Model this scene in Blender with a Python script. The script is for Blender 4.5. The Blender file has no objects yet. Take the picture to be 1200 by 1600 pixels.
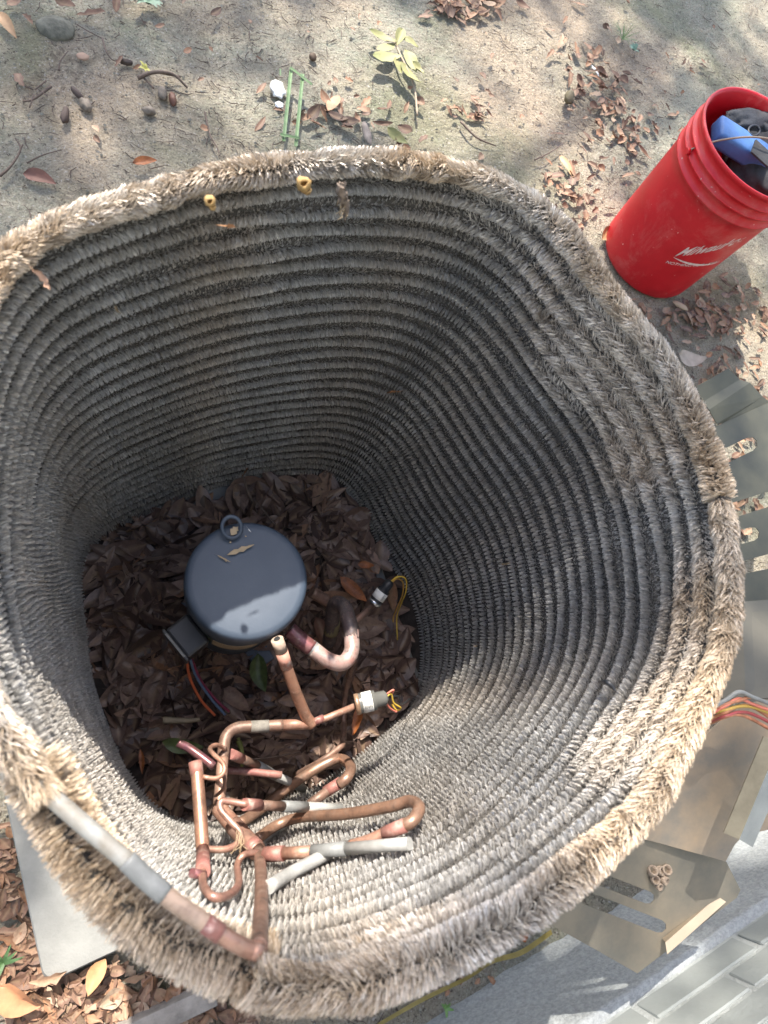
import bpy, bmesh, math, random
import numpy as np
from mathutils import Vector, Matrix, noise as mnoise
rng = np.random.default_rng(7)
random.seed(7)
S = bpy.context.scene
COL = S.collection

# ------------------------------------------------------------ camera
F, NX, NY, H = 1000.0, 285.0, 1112.0, 1.145
_n = np.array([NX-600, -(NY-800), -F]); _n /= np.linalg.norm(_n)
_up = -_n
_y = np.array([0, 1, 0])-_up*_up[1]; _y /= np.linalg.norm(_y)
_x = np.cross(_y, _up)
R = np.array([_x, _y, _up])
cd = bpy.data.cameras.new('camera'); cam = bpy.data.objects.new('camera', cd); COL.objects.link(cam)
M = Matrix([list(r) for r in R]).to_4x4(); M.translation = (0, 0, H); cam.matrix_world = M
cd.sensor_fit = 'VERTICAL'; cd.sensor_height = 36; cd.lens = F/1600*36
cd.clip_start = 0.02; cd.clip_end = 500
cd.dof.use_dof = True; cd.dof.focus_distance = 1.15; cd.dof.aperture_fstop = 8.0
S.camera = cam

# ------------------------------------------------------------ light
SUN = Vector((-0.14, 0.84, 1.0)).normalized()      # towards the sun
W = bpy.data.worlds.new('World'); S.world = W; W.use_nodes = True
wn = W.node_tree; bg = wn.nodes['Background']
sky = wn.nodes.new('ShaderNodeTexSky'); sky.sky_type = 'NISHITA'; sky.sun_disc = False
sky.sun_elevation = math.asin(SUN.z); sky.sun_rotation = math.atan2(SUN.x, SUN.y)
sky.air_density = 1.0; sky.dust_density = 2.5; sky.ozone_density = 0.6
wn.links.new(sky.outputs[0], bg.inputs[0]); bg.inputs[1].default_value = 0.15
sl = bpy.data.lights.new('sun', 'SUN'); sl.energy = 4.2; sl.angle = math.radians(0.53); sl.color = (1, 0.93, 0.83)
so = bpy.data.objects.new('sun', sl); COL.objects.link(so)
so.rotation_euler = SUN.to_track_quat('Z', 'Y').to_euler()
S.view_settings.view_transform = 'Standard'; S.view_settings.look = 'None'
S.view_settings.gamma = 1; S.view_settings.use_curve_mapping = False
S.view_settings.exposure = 1.42

# ------------------------------------------------------------ helpers: place
def unproj(px, py, z):
    d = R @ np.array([px-600, -(py-800), -F]); t = (z-H)/d[2]
    return np.array([d[0]*t, d[1]*t, z])
def proj(P):
    P = np.atleast_2d(P); C = (P-[0, 0, H]) @ R
    return np.stack([600+F*C[:, 0]/-C[:, 2], 800-F*C[:, 1]/-C[:, 2]], 1), -C[:, 2]
def V(a): return Vector([float(q) for q in a])

# ------------------------------------------------------------ helpers: objects
def mesh_np(name, verts, faces_idx, nper, mat=None, smooth=False, attrs=None):
    """verts (n,3), faces_idx flat index array, nper vertices per face"""
    me = bpy.data.meshes.new(name); verts = np.asarray(verts, np.float32)
    me.vertices.add(len(verts)); me.vertices.foreach_set('co', verts.ravel())
    faces_idx = np.asarray(faces_idx, np.int32).ravel(); nf = len(faces_idx)//nper
    me.loops.add(len(faces_idx)); me.loops.foreach_set('vertex_index', faces_idx)
    me.polygons.add(nf); me.polygons.foreach_set('loop_start', np.arange(nf, dtype=np.int32)*nper)
    if smooth: me.polygons.foreach_set('use_smooth', np.ones(nf, bool))
    me.update(calc_edges=True)
    for k, v in (attrs or {}).items():
        a = me.attributes.new(k, 'FLOAT', 'POINT'); a.data.foreach_set('value', np.asarray(v, np.float32))
    if mat: me.materials.append(mat)
    return me
def link(name, me, parent=None, mat=None):
    o = bpy.data.objects.new(name, me); COL.objects.link(o)
    if mat and me is not None and not me.materials: me.materials.append(mat)
    if parent: o.parent = parent; o.matrix_parent_inverse = parent.matrix_world.inverted()
    return o
def empty(name, loc, label, cat, group=None):
    o = bpy.data.objects.new(name, None); COL.objects.link(o); o.location = V(loc); o.empty_display_size = .02
    o.matrix_world = Matrix.Translation(V(loc))
    return tag(o, label, cat, group)
def tag(o, label=None, cat=None, group=None, kind=None):
    if label: o['label'] = label
    if cat: o['category'] = cat
    if group: o['group'] = group
    if kind: o['kind'] = kind
    return o
def bm_obj(name, bm, mat, parent=None, smooth=False, bevel=0):
    me = bpy.data.meshes.new(name)
    if bevel: bmesh.ops.bevel(bm, geom=bm.edges[:], offset=bevel, segments=2, affect='EDGES', profile=.6)
    bmesh.ops.recalc_face_normals(bm, faces=bm.faces[:])
    bm.to_mesh(me); bm.free()
    if smooth:
        for p in me.polygons: p.use_smooth = True
    return link(name, me, parent, mat)
def add_box(bm, c, size, rot=None):
    r = bmesh.ops.create_cube(bm, size=1)
    m = Matrix.Translation(V(c)) @ (rot.to_4x4() if rot else Matrix()) @ Matrix.Diagonal((*size, 1))
    bmesh.ops.transform(bm, matrix=m, verts=r['verts']); return r['verts']
def catmull(P, n=8):
    P = [np.array(p, float) for p in P]
    if len(P) < 3: return [P[0]+(P[-1]-P[0])*k/n for k in range(n+1)]
    Q = [2*P[0]-P[1]]+P+[2*P[-1]-P[-2]]; out = []
    for i in range(1, len(Q)-2):
        p0, p1, p2, p3 = Q[i-1:i+3]
        for k in range(n):
            t = k/n
            out.append(.5*((2*p1)+(-p0+p2)*t+(2*p0-5*p1+4*p2-p3)*t*t+(-p0+3*p1-3*p2+p3)*t**3))
    out.append(P[-1]); return out
def tube_geo(P, rad, seg=14, caps=True):
    P = np.array(P); n = len(P); rad = np.broadcast_to(rad, n)
    T = np.gradient(P, axis=0); T /= np.linalg.norm(T, axis=1)[:, None]+1e-12
    a = np.array([0, 0, 1.]) if abs(T[0][2]) < .9 else np.array([1., 0, 0])
    u = np.cross(T[0], a); u /= np.linalg.norm(u); vs = []
    ang = np.linspace(0, 2*np.pi, seg, endpoint=False)
    for i in range(n):
        u = u-T[i]*(u@T[i]); u /= np.linalg.norm(u); w = np.cross(T[i], u)
        vs.append(P[i]+rad[i]*(np.cos(ang)[:, None]*u+np.sin(ang)[:, None]*w))
    vs = np.concatenate(vs); fs = []
    for i in range(n-1):
        for j in range(seg):
            k = (j+1) % seg; fs.append((i*seg+j, i*seg+k, (i+1)*seg+k, (i+1)*seg+j))
    if caps: fs.append(tuple(range(seg))[::-1]); fs.append(tuple(range((n-1)*seg, n*seg)))
    return vs, fs
def tube(name, P, rad, mat, parent=None, seg=14, caps=True, smooth_pts=6):
    if smooth_pts:
        n0 = len(P); P = catmull(P, smooth_pts)
        if np.ndim(rad): rad = np.interp(np.linspace(0, n0-1, len(P)), range(n0), rad)
    vs, fs = tube_geo(P, rad, seg, caps)
    me = bpy.data.meshes.new(name); me.from_pydata(vs.tolist(), [], fs)
    for p in me.polygons: p.use_smooth = len(p.vertices) == 4
    o = link(name, me, None, mat)
    if parent: o.parent = parent; o.matrix_parent_inverse = parent.matrix_world.inverted()
    return o
def lathe(name, prof, mat, parent=None, seg=64, origin=(0, 0, 0), smooth=True):
    prof = np.array(prof); ang = np.linspace(0, 2*np.pi, seg, endpoint=False)
    vs = np.concatenate([np.stack([r*np.cos(ang), r*np.sin(ang), np.full(seg, z)], 1) for r, z in prof])+np.array(origin)
    fs = []
    for i in range(len(prof)-1):
        for j in range(seg):
            k = (j+1) % seg; fs.append((i*seg+j, i*seg+k, (i+1)*seg+k, (i+1)*seg+j))
    me = bpy.data.meshes.new(name); me.from_pydata(vs.tolist(), [], fs)
    if smooth:
        for p in me.polygons: p.use_smooth = True
    return link(name, me, parent, mat)
def sheet(name, quads, mat, parent=None, th=.0015):
    """polygons as lists of 3-D points, given thickness"""
    bm = bmesh.new(); cache = {}
    def vv(p):
        k = tuple(round(float(q), 5) for q in p)
        if k not in cache: cache[k] = bm.verts.new(k)
        return cache[k]
    for q in quads: bm.faces.new([vv(p) for p in q])
    bmesh.ops.recalc_face_normals(bm, faces=bm.faces[:])
    bmesh.ops.solidify(bm, geom=bm.faces[:], thickness=th)
    return bm_obj(name, bm, mat, parent)

# ------------------------------------------------------------ materials
def mat(name, col, rough=.6, metal=0., noise=0., scale=20., bump=0., bscale=200., col2=None, spec=.5, detail=6, ramp=(.35, .65), coat=0):
    m = bpy.data.materials.new(name); m.use_nodes = True; nt = m.node_tree; b = nt.nodes['Principled BSDF']
    b.inputs['Roughness'].default_value = rough; b.inputs['Metallic'].default_value = metal
    b.inputs['Specular IOR Level'].default_value = spec
    b.inputs['Coat Weight'].default_value = coat
    col = (*col, 1) if len(col) == 3 else col
    b.inputs['Base Color'].default_value = col
    tc = nt.nodes.new('ShaderNodeNewGeometry')
    if noise or col2:
        n = nt.nodes.new('ShaderNodeTexNoise'); n.inputs['Scale'].default_value = scale; n.inputs['Detail'].default_value = detail
        n.inputs['Roughness'].default_value = .65
        nt.links.new(tc.outputs['Position'], n.inputs['Vector'])
        r = nt.nodes.new('ShaderNodeValToRGB'); r.color_ramp.elements[0].position = ramp[0]; r.color_ramp.elements[1].position = ramp[1]
        c2 = col2 or tuple(min(1, c*(1+noise)) for c in col[:3])
        c1 = col if col2 else tuple(c*(1-noise) for c in col[:3])+(1,)
        r.color_ramp.elements[0].color = c1; r.color_ramp.elements[1].color = (*c2[:3], 1)
        nt.links.new(n.outputs['Fac'], r.inputs[0]); nt.links.new(r.outputs[0], b.inputs['Base Color'])
    if bump:
        n2 = nt.nodes.new('ShaderNodeTexNoise'); n2.inputs['Scale'].default_value = bscale; n2.inputs['Detail'].default_value = 5
        nt.links.new(tc.outputs['Position'], n2.inputs['Vector'])
        bp = nt.nodes.new('ShaderNodeBump'); bp.inputs['Strength'].default_value = bump; bp.inputs['Distance'].default_value = .002
        nt.links.new(n2.outputs['Fac'], bp.inputs['Height']); nt.links.new(bp.outputs[0], b.inputs['Normal'])
    return m
class NB:
    """small node builder"""
    def __init__(s, name):
        s.m = bpy.data.materials.new(name); s.m.use_nodes = True; s.nt = s.m.node_tree; s.b = s.nt.nodes['Principled BSDF']
        s.geo = s.nt.nodes.new('ShaderNodeNewGeometry').outputs['Position']
    def n(s, t, **kw):
        x = s.nt.nodes.new(t)
        for k, v in kw.items():
            if hasattr(x, k): setattr(x, k, v)
            else: x.inputs[k.replace('_', ' ')].default_value = v
        return x
    def l(s, a, b): s.nt.links.new(a, b)
    def noise(s, scale, detail=5, rough=.6, dist=0, vec=None):
        x = s.n('ShaderNodeTexNoise'); x.inputs['Scale'].default_value = scale; x.inputs['Detail'].default_value = detail
        x.inputs['Roughness'].default_value = rough; x.inputs['Distortion'].default_value = dist
        s.l(vec or s.geo, x.inputs['Vector']); return x.outputs['Fac']
    def step(s, v, a, b):
        x = s.n('ShaderNodeMapRange'); x.inputs['From Min'].default_value = a; x.inputs['From Max'].default_value = b
        s.l(v, x.inputs['Value']); return x.outputs[0]
    def mix(s, f, a, b):
        x = s.n('ShaderNodeMix', data_type='RGBA')
        for i, q in ((6, a), (7, b)):
            if isinstance(q, tuple): x.inputs[i].default_value = (*q[:3], 1)
            else: s.l(q, x.inputs[i])
        if isinstance(f, float): x.inputs[0].default_value = f
        else: s.l(f, x.inputs[0])
        return x.outputs[2]
    def math(s, op, a, b):
        x = s.n('ShaderNodeMath', operation=op)
        for i, q in ((0, a), (1, b)):
            if isinstance(q, (int, float)): x.inputs[i].default_value = q
            else: s.l(q, x.inputs[i])
        return x.outputs[0]
    def bump(s, h, strength, dist):
        x = s.n('ShaderNodeBump'); x.inputs['Strength'].default_value = strength; x.inputs['Distance'].default_value = dist
        s.l(h, x.inputs['Height']); s.l(x.outputs[0], s.b.inputs['Normal'])
    def attr(s, name): return s.n('ShaderNodeAttribute', attribute_name=name).outputs['Fac']

def fin_material():
    k = NB('fin_metal')
    rnd = k.attr('rnd'); dirt = k.attr('dirt')
    base = k.mix(rnd, (.40, .395, .385), (.92, .92, .91))
    big = k.step(k.noise(9, 4), .35, .7)
    base = k.mix(k.math('MULTIPLY', big, .3), base, (.46, .41, .34))
    tan = k.mix(rnd, (.34, .25, .165), (.75, .60, .43))
    k.l(k.mix(dirt, base, tan), k.b.inputs['Base Color'])
    k.b.inputs['Roughness'].default_value = .42
    mm = k.math('SUBTRACT', .48, k.math('MULTIPLY', dirt, .48)); k.l(mm, k.b.inputs['Metallic'])
    return k.m
def ground_material():
    k = NB('sandy_soil')
    a = k.step(k.noise(1.6, 5, .6, .4), .42, .60)
    base = k.mix(a, (.38, .39, .31), (.56, .45, .325))
    fine = k.step(k.noise(85, 6, .75), .40, .62)
    base = k.mix(k.math('MULTIPLY', fine, .6), base, (.47, .41, .335))
    moss = k.math('MULTIPLY', k.step(k.noise(2.3, 6, .65, .8), .50, .66), .6)
    base = k.mix(moss, base, (.22, .25, .145))
    dk = k.math('MULTIPLY', k.step(k.noise(3.1, 7, .75, .5), .50, .68), k.step(k.noise(55, 4, .7, 1.5), .44, .60))
    base = k.mix(k.math('MULTIPLY', dk, .85), base, (.085, .06, .048))
    sp = k.step(k.noise(130, 4, .75, .6), .58, .63)
    base = k.mix(k.math('MULTIPLY', sp, .8), base, (.075, .058, .048))
    wh = k.step(k.noise(180, 3, .6, .3), .62, .66)
    base = k.mix(k.math('MULTIPLY', wh, .7), base, (.66, .63, .58))
    sf = k.step(k.noise(230, 5, .8), .46, .58); base = k.mix(k.math('MULTIPLY', sf, .42), base, (.11, .085, .07))
    k.l(base, k.b.inputs['Base Color']); k.b.inputs['Roughness'].default_value = .95; k.b.inputs['Specular IOR Level'].default_value = .15
    h = k.math('ADD', k.noise(120, 6, .75), k.math('MULTIPLY', k.noise(25, 4, .6), 1.5))
    k.bump(h, 1.0, .014)
    return k.m
def leaf_material(name, stops, rough=.55):
    k = NB(name)
    oi = k.n('ShaderNodeObjectInfo').outputs['Random']
    v = k.math('FRACT', k.math('ADD', oi, k.attr('rnd')), 0)
    r = k.n('ShaderNodeValToRGB'); cr = r.color_ramp
    while len(cr.elements) < len(stops): cr.elements.new(.5)
    for i, (p, c) in enumerate(stops): cr.elements[i].position = p; cr.elements[i].color = (*c, 1)
    k.l(v, r.inputs[0])
    sp = k.step(k.noise(110, 5, .7), .42, .70)
    c = k.mix(k.math('MULTIPLY', sp, .55), r.outputs[0], (.045, .028, .02))
    vein = k.attr('vein')
    c = k.mix(k.math('MULTIPLY', vein, .45), c, (.34, .24, .15))
    k.l(c, k.b.inputs['Base Color']); k.b.inputs['Roughness'].default_value = rough; k.b.inputs['Specular IOR Level'].default_value = .35
    k.bump(k.noise(260, 4, .6), .35, .001)
    return k.m
def copper(name, a, b, c=None, rough=.42, metal=.55):
    k = NB(name)
    ds = lambda q: tuple(.80*w_+.20*(.33*q[0]+.5*q[1]+.17*q[2]) for w_ in q)
    x = k.mix(k.step(k.noise(28, 5, .6, .4), .36, .64), ds(a), ds(b)); c = ds(c) if c else c
    if c: x = k.mix(k.step(k.noise(75, 5, .7), .56, .68), x, c)
    tn = k.math('MULTIPLY', k.step(k.noise(38, 7, .75, .8), .47, .66), .62)
    x = k.mix(tn, x, (.12, .075, .055))
    du = k.math('MULTIPLY', k.step(k.noise(90, 5, .7, .3), .50, .72), .35)
    x = k.mix(du, x, (.46, .37, .30))
    k.l(x, k.b.inputs['Base Color']); k.b.inputs['Metallic'].default_value = metal
    k.l(k.math('ADD', k.math('MULTIPLY', k.noise(60), .3), rough-.15), k.b.inputs['Roughness'])
    k.bump(k.noise(300, 4), .25, .0006)
    return k.m
M_FIN = fin_material()
M_CORE = mat('gap_shade_core', (.065, .06, .054), .7, .2)  # dark colour stands in for the shade in gaps between rows
M_GROUND = ground_material()
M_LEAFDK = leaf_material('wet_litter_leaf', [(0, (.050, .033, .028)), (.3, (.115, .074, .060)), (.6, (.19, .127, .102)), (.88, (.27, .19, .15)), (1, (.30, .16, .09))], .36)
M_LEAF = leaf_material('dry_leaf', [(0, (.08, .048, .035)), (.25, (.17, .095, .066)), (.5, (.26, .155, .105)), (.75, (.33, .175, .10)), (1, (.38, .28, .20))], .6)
M_LEAFOR = mat('orange_leaf', (.30, .10, .03), .5, noise=.5, scale=60, bump=.3)
M_LEAFGR = mat('green_leaf', (.07, .10, .03), .45, noise=.4, scale=50, bump=.3)
M_LEAFYG = mat('yellow_green_leaf', (.27, .245, .10), .6, col2=(.20, .215, .085), scale=40, bump=.3)
M_PAD = mat('pad_concrete', (.23, .23, .215), .8, noise=.16, scale=14, bump=.25, bscale=300)
M_COMP = mat('compressor_paint', (.026, .046, .078), .58, col2=(.042, .064, .098), scale=18, bump=.06, bscale=500, spec=1.0)
M_BLACK = mat('black_plastic', (.022, .024, .028), .4, noise=.2)
M_CU = copper('bright_copper', (.52, .25, .15), (.34, .15, .09), (.62, .40, .28), .5, .35)
M_CUD = copper('dull_brown_copper', (.17, .095, .065), (.30, .16, .105), (.10, .07, .055), .5, .35)
M_CUP = copper('flux_pink_copper', (.27, .085, .07), (.42, .16, .12), (.50, .32, .26), .6, .25)
M_CUV = copper('heat_tinted_copper', (.16, .06, .10), (.33, .10, .10), (.40, .28, .26), .35, .5)
M_GREY = mat('grey_heat_shrink', (.20, .205, .20), .5, noise=.18, scale=60, bump=.15)
M_ALU = mat('bare_aluminium', (.42, .42, .40), .42, .3, noise=.2, scale=40, bump=.1)
M_DKPIPE = copper('dark_sleeved_pipe', (.06, .055, .062), (.14, .10, .10), (.24, .15, .13), .5, .25)
M_WHITE = mat('white_label', (.74, .74, .70), .6, noise=.06)
M_INK = mat('black_ink', (.02, .02, .02), .6)
M_YEL = mat('yellow_wire', (.62, .42, .06), .45, noise=.15)
M_ORW = mat('orange_wire', (.60, .13, .05), .45, noise=.1)
M_BLUW = mat('blue_wire', (.10, .16, .26), .45)
M_MAR = mat('maroon_wire', (.22, .03, .07), .45)
M_PINKW = mat('pink_wire', (.66, .20, .14), .5)
M_BRK = mat('painted_brick', (.27, .29, .278), .6, noise=.07, scale=12, bump=.35, bscale=160)
M_MOR = mat('painted_mortar', (.37, .39, .38), .85, noise=.12, scale=60, bump=1, bscale=260)
M_PARGE = mat('rough_parged_footing', (.32, .34, .345), .9, noise=.2, scale=160, bump=1.0, bscale=260)
M_STEEL = mat('dusty_steel', (.17, .165, .145), .45, .4, col2=(.30, .26, .20), scale=9, bump=.08, bscale=120, detail=8)
M_STEELD = mat('olive_steel', (.060, .062, .048), .5, .0, spec=.4, col2=(.10, .097, .068), scale=8, bump=.05)
M_TANST = mat('dust_covered_steel', (.46, .34, .23), .6, .1, col2=(.27, .24, .20), scale=12, bump=.1, bscale=150, detail=9)
M_ZINC = mat('zinc_edge', (.60, .63, .66), .25, .9, noise=.1)
M_NEST = mat('wasp_paper', (.40, .25, .095), .8, noise=.25, scale=150, bump=.6, bscale=500)
M_NESTG = mat('grey_mud_nest', (.30, .235, .18), .9, noise=.3, scale=150, bump=.8, bscale=400)
M_BLADE = mat('green_blade', (.15, .23, .11), .5, noise=.2, scale=60)
M_WOOD = mat('weathered_board', (.26, .235, .21), .9, noise=.3, scale=30, bump=.8, bscale=120)
M_TWIG = mat('twig_bark', (.13, .095, .075), .85, noise=.35, scale=60, bump=.6)
M_STONE = mat('stone', (.25, .235, .19), .8, noise=.25, scale=40, bump=.6)
M_FOIL = mat('white_foil', (.75, .77, .78), .35, .3, noise=.1, bump=.8, bscale=250)
M_RUST = mat('fin_debris', (.30, .15, .07), .8, noise=.3)
M_CLOTHB = mat('black_fabric', (.03, .031, .034), .8, noise=.3, scale=80, bump=.6, bscale=500)
M_CLOTHG = mat('grey_glove_fabric', (.045, .048, .055), .75, noise=.3, scale=50, bump=.6, bscale=400)
M_BLUE = mat('blue_nylon', (.05, .14, .36), .55, noise=.12, scale=60, bump=.3, bscale=700)
M_BARK = mat('tree_bark', (.13, .10, .08), .9, noise=.3, bump=1, bscale=40)
M_CROWN = mat('crown_leaf', (.06, .10, .03), .5, noise=.3, scale=8)
M_SOIL = mat('dark_litter_soil', (.035, .026, .021), .95, noise=.5, scale=60, bump=1, bscale=120)

# ------------------------------------------------------------ coil outline
BOT = [(520,748),(590,860),(655,1010),(640,1090),(560,1165),(440,1240),(290,1280),(240,1250),(200,1190),(160,1080),(140,960),(135,880),(160,845),(250,800),(350,765),(440,747)]
TOPO = [(0,365),(100,315),(200,280),(300,258),(450,238),(560,232),(700,245),(790,270),(870,330),(950,430),(1040,540),(1100,630),(1140,760),(1162,880),(1165,960),(1140,1060),(1090,1170),(1000,1310),(870,1430),(720,1530),(560,1590),(420,1595),(300,1560),(180,1490),(100,1390),(50,1320),(0,1225)]
ZB, ZT, NROW = .042, .684, 28
CB = np.array([.13, .12]); CT = np.array([.165, .135])
TH = np.linspace(-np.pi, np.pi, 361)[:-1]
def contour(P, c, off, nh):
    d = P-c; th = np.arctan2(d[:, 1], d[:, 0]); r = np.hypot(d[:, 0], d[:, 1])+off
    o = np.argsort(th); th = th[o]; r = r[o]
    g = np.interp(TH, np.r_[th-2*np.pi, th, th+2*np.pi], np.r_[r, r, r])
    f = np.fft.rfft(g); f[nh:] = 0; return np.fft.irfft(f, 360)
RBOT = contour(np.array([unproj(a, b, .035)[:2] for a, b in BOT]), CB, +.013, 12)
_t = [unproj(a, b, .684)[:2] for a, b in TOPO]+[np.array([-.158, .10]), np.array([-.168, .20]), np.array([-.160, .28])]
RTOP = contour(np.array(_t), CT, -.017, 14)
def row_curve(z, n=720, wob=0.0, seed=0):
    k = np.clip((z-ZB)/(ZT-ZB), 0, 1)
    c = CB*(1-k)+CT*k; r = RBOT*(1-k)+RTOP*k
    th = np.linspace(-np.pi, np.pi, n, endpoint=False)
    rr = np.interp(th, np.r_[TH, np.pi], np.r_[r, r[0]])
    ph = np.random.default_rng(seed).uniform(0, 6.28, 6)
    if wob:
        rr = rr+wob*(np.sin(3*th+ph[0])+np.sin(7*th+ph[1])*.7+np.sin(13*th+ph[2])*.5)
    zz = z+wob*.6*(np.sin(2*th+ph[3])+np.sin(5*th+ph[4])*.8+np.sin(17*th+ph[5])*.35)
    return np.stack([c[0]+rr*np.cos(th), c[1]+rr*np.sin(th), zz], 1)
def inside(P, z, m=.013):
    k = np.clip((z-ZB)/(ZT-ZB), 0, 1); c = CB*(1-k)+CT*k; d = P[:2]-c
    r = np.interp(np.arctan2(d[1], d[0]), np.r_[TH, np.pi], np.r_[(RBOT*(1-k)+RTOP*k), (RBOT*(1-k)+RTOP*k)[0]])
    return r-m-np.hypot(*d)
def wz(px, py):
    for z in np.linspace(.69, .04, 260):
        if inside(unproj(px, py, z), z) < 0 and z < .66: return float(z)
    return .04
def pt(px, py, z):
    if isinstance(z, str): z = min(.68, wz(px, py)+float(z[1:]))
    return unproj(px, py, z)

# ------------------------------------------------------------ ground and big structure
def warp(a, lim=60.):
    return np.sign(a)*(np.abs(a)*2.2+np.maximum(np.abs(a)-.8, 0)**3*lim/.008*.0157)
def make_ground():
    n = 460
    a = np.linspace(-1, 1, n)
    w = np.sign(a)*(np.abs(a)*2.3+np.maximum(np.abs(a)-.82, 0)**2*3500)
    X, Y = np.meshgrid(w+.75, w+.75, indexing='ij')
    Z = np.zeros_like(X); co = np.stack([X.ravel(), Y.ravel()], 1); z = np.zeros(len(co))
    for i, (x, y) in enumerate(co):
        if abs(x) < 4 and abs(y) < 4:
            z[i] = .012*mnoise.fractal((x*3, y*3, 0), 1, 2, 5)+.0035*mnoise.noise((x*45, y*45, 3))
    xy = co
    k = np.clip((np.hypot(xy[:, 0]-.15, xy[:, 1]-.05)-.35)/.3, 0, 1)
    z = z*(.3+.7*k)-.006
    vs = np.c_[xy, z]
    i = np.arange(n*n).reshape(n, n)
    f = np.stack([i[:-1, :-1], i[1:, :-1], i[1:, 1:], i[:-1, 1:]], -1).reshape(-1)
    me = mesh_np('ground', vs, f, 4, M_GROUND, True)
    return tag(link('ground', me), 'sandy grey soil with moss and crumbs around the unit', kind='structure')
make_ground()

UD = np.array([.9673, .2535, 0]); VD = np.array([-.2535, .9673, 0])   # along the wall, away from it
PC = np.array([-.180, -.342, 0])+VD*.0
def pv(a, b, z): return PC+UD*a+VD*b+np.array([0, 0, z])
def make_pad():
    bm = bmesh.new()
    pts = []
    L, Wd, r = .66, .68, .018
    for cx, cy, a0 in ((r, r, 180), (L-r, r, 270), (L-r, Wd-r, 0), (r, Wd-r, 90)):
        for k in range(6):
            a = math.radians(a0+k*18); pts.append((cx+r*math.cos(a), cy+r*math.sin(a)))
    lo = [bm.verts.new(pv(a, b, -.03)) for a, b in pts]; hi = [bm.verts.new(pv(a, b, .026)) for a, b in pts]
    top = [bm.verts.new(pv(L/2+(a-L/2)*.992, Wd/2+(b-Wd/2)*.992, .030)) for a, b in pts]
    n = len(pts)
    for A, B in ((lo, hi), (hi, top)):
        for i in range(n): bm.faces.new((A[i], A[(i+1) % n], B[(i+1) % n], B[i]))
    bm.faces.new(top)
    o = bm_obj('equipment_pad', bm, M_PAD)
    tag(o, 'flat grey equipment pad with a rounded corner under the coil', 'pad')
make_pad()

# house wall : parged footing with painted brick above
WA = np.array([.3693, -.5098, 0])
def wv(s, d, z): return WA+UD*s+VD*d+np.array([0, 0, z])
wall = empty('house_wall', wv(.5, 0, 0), 'pale grey painted brick wall on rough footing beside the unit', 'wall')
WZ = .205
bm = bmesh.new()
nu, nz = 260, 26
vg = [[None]*(nz+1) for _ in range(nu+1)]
for i in range(nu+1):
    for j in range(nz+1):
        s = -2.0+4.6*i/nu; z = -.05+(WZ-.001+.05)*j/nz
        d = .0025*mnoise.noise((s*60, z*60, 0))+.003*mnoise.noise((s*9, z*9, 4))
        vg[i][j] = bm.verts.new(wv(s, d, z))
for i in range(nu):
    for j in range(nz): bm.faces.new((vg[i][j], vg[i+1][j], vg[i+1][j+1], vg[i][j+1]))
a = [bm.verts.new(wv(-2+4.6*i/nu, -.2, WZ-.001)) for i in (0, nu)]
for i in range(nu): pass
f = bm.faces.new([vg[i][nz] for i in range(nu+1)]+[a[1], a[0]])
bm_obj('footing', bm, M_PARGE, wall, smooth=True)
bm = bmesh.new(); add_box(bm, wv(.3, -.112, WZ+1.25), (4.6, .2, 2.5), Matrix.Rotation(math.atan2(UD[1], UD[0]), 3, 'Z'))
bm_obj('mortar', bm, M_MOR, wall)
CP, BLN = .0535, .205
def brick_mesh(seed):
    bm = bmesh.new(); r = random.Random(seed)
    vs = add_box(bm, (0, 0, 0), (BLN-.009, .08, CP-.0075))
    bmesh.ops.subdivide_edges(bm, edges=[e for e in bm.edges if e.calc_length() > .1], cuts=3)
    bmesh.ops.bevel(bm, geom=[e for e in bm.edges if len(e.link_faces) == 2 and e.calc_face_angle(0) > 1], offset=.002, segments=1, affect='EDGES')
    for v in bm.verts: v.co += Vector((r.uniform(-1, 1), r.uniform(-1, 1), r.uniform(-1, 1)))*.0007
    me = bpy.data.meshes.new('brick'); bm.to_mesh(me); bm.free(); me.materials.append(M_BRK); return me
bms = [brick_mesh(k) for k in range(6)]
rz = math.atan2(UD[1], UD[0])
for c in range(7):
    off = .0445 if c % 2 == 0 else -.033
    for k in range(-3, 7):
        s = off+k*BLN+BLN/2
        o = bpy.data.objects.new('brick', random.choice(bms)); COL.objects.link(o)
        o.parent = wall; o.matrix_parent_inverse = wall.matrix_world.inverted()
        o.matrix_world = Matrix.Translation(V(wv(s, -.0492+random.uniform(-.0008, .0008), WZ+.004+CP*(c+.5)))) @ Matrix.Rotation(rz+random.uniform(-.004, .004), 4, 'Z')

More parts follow.
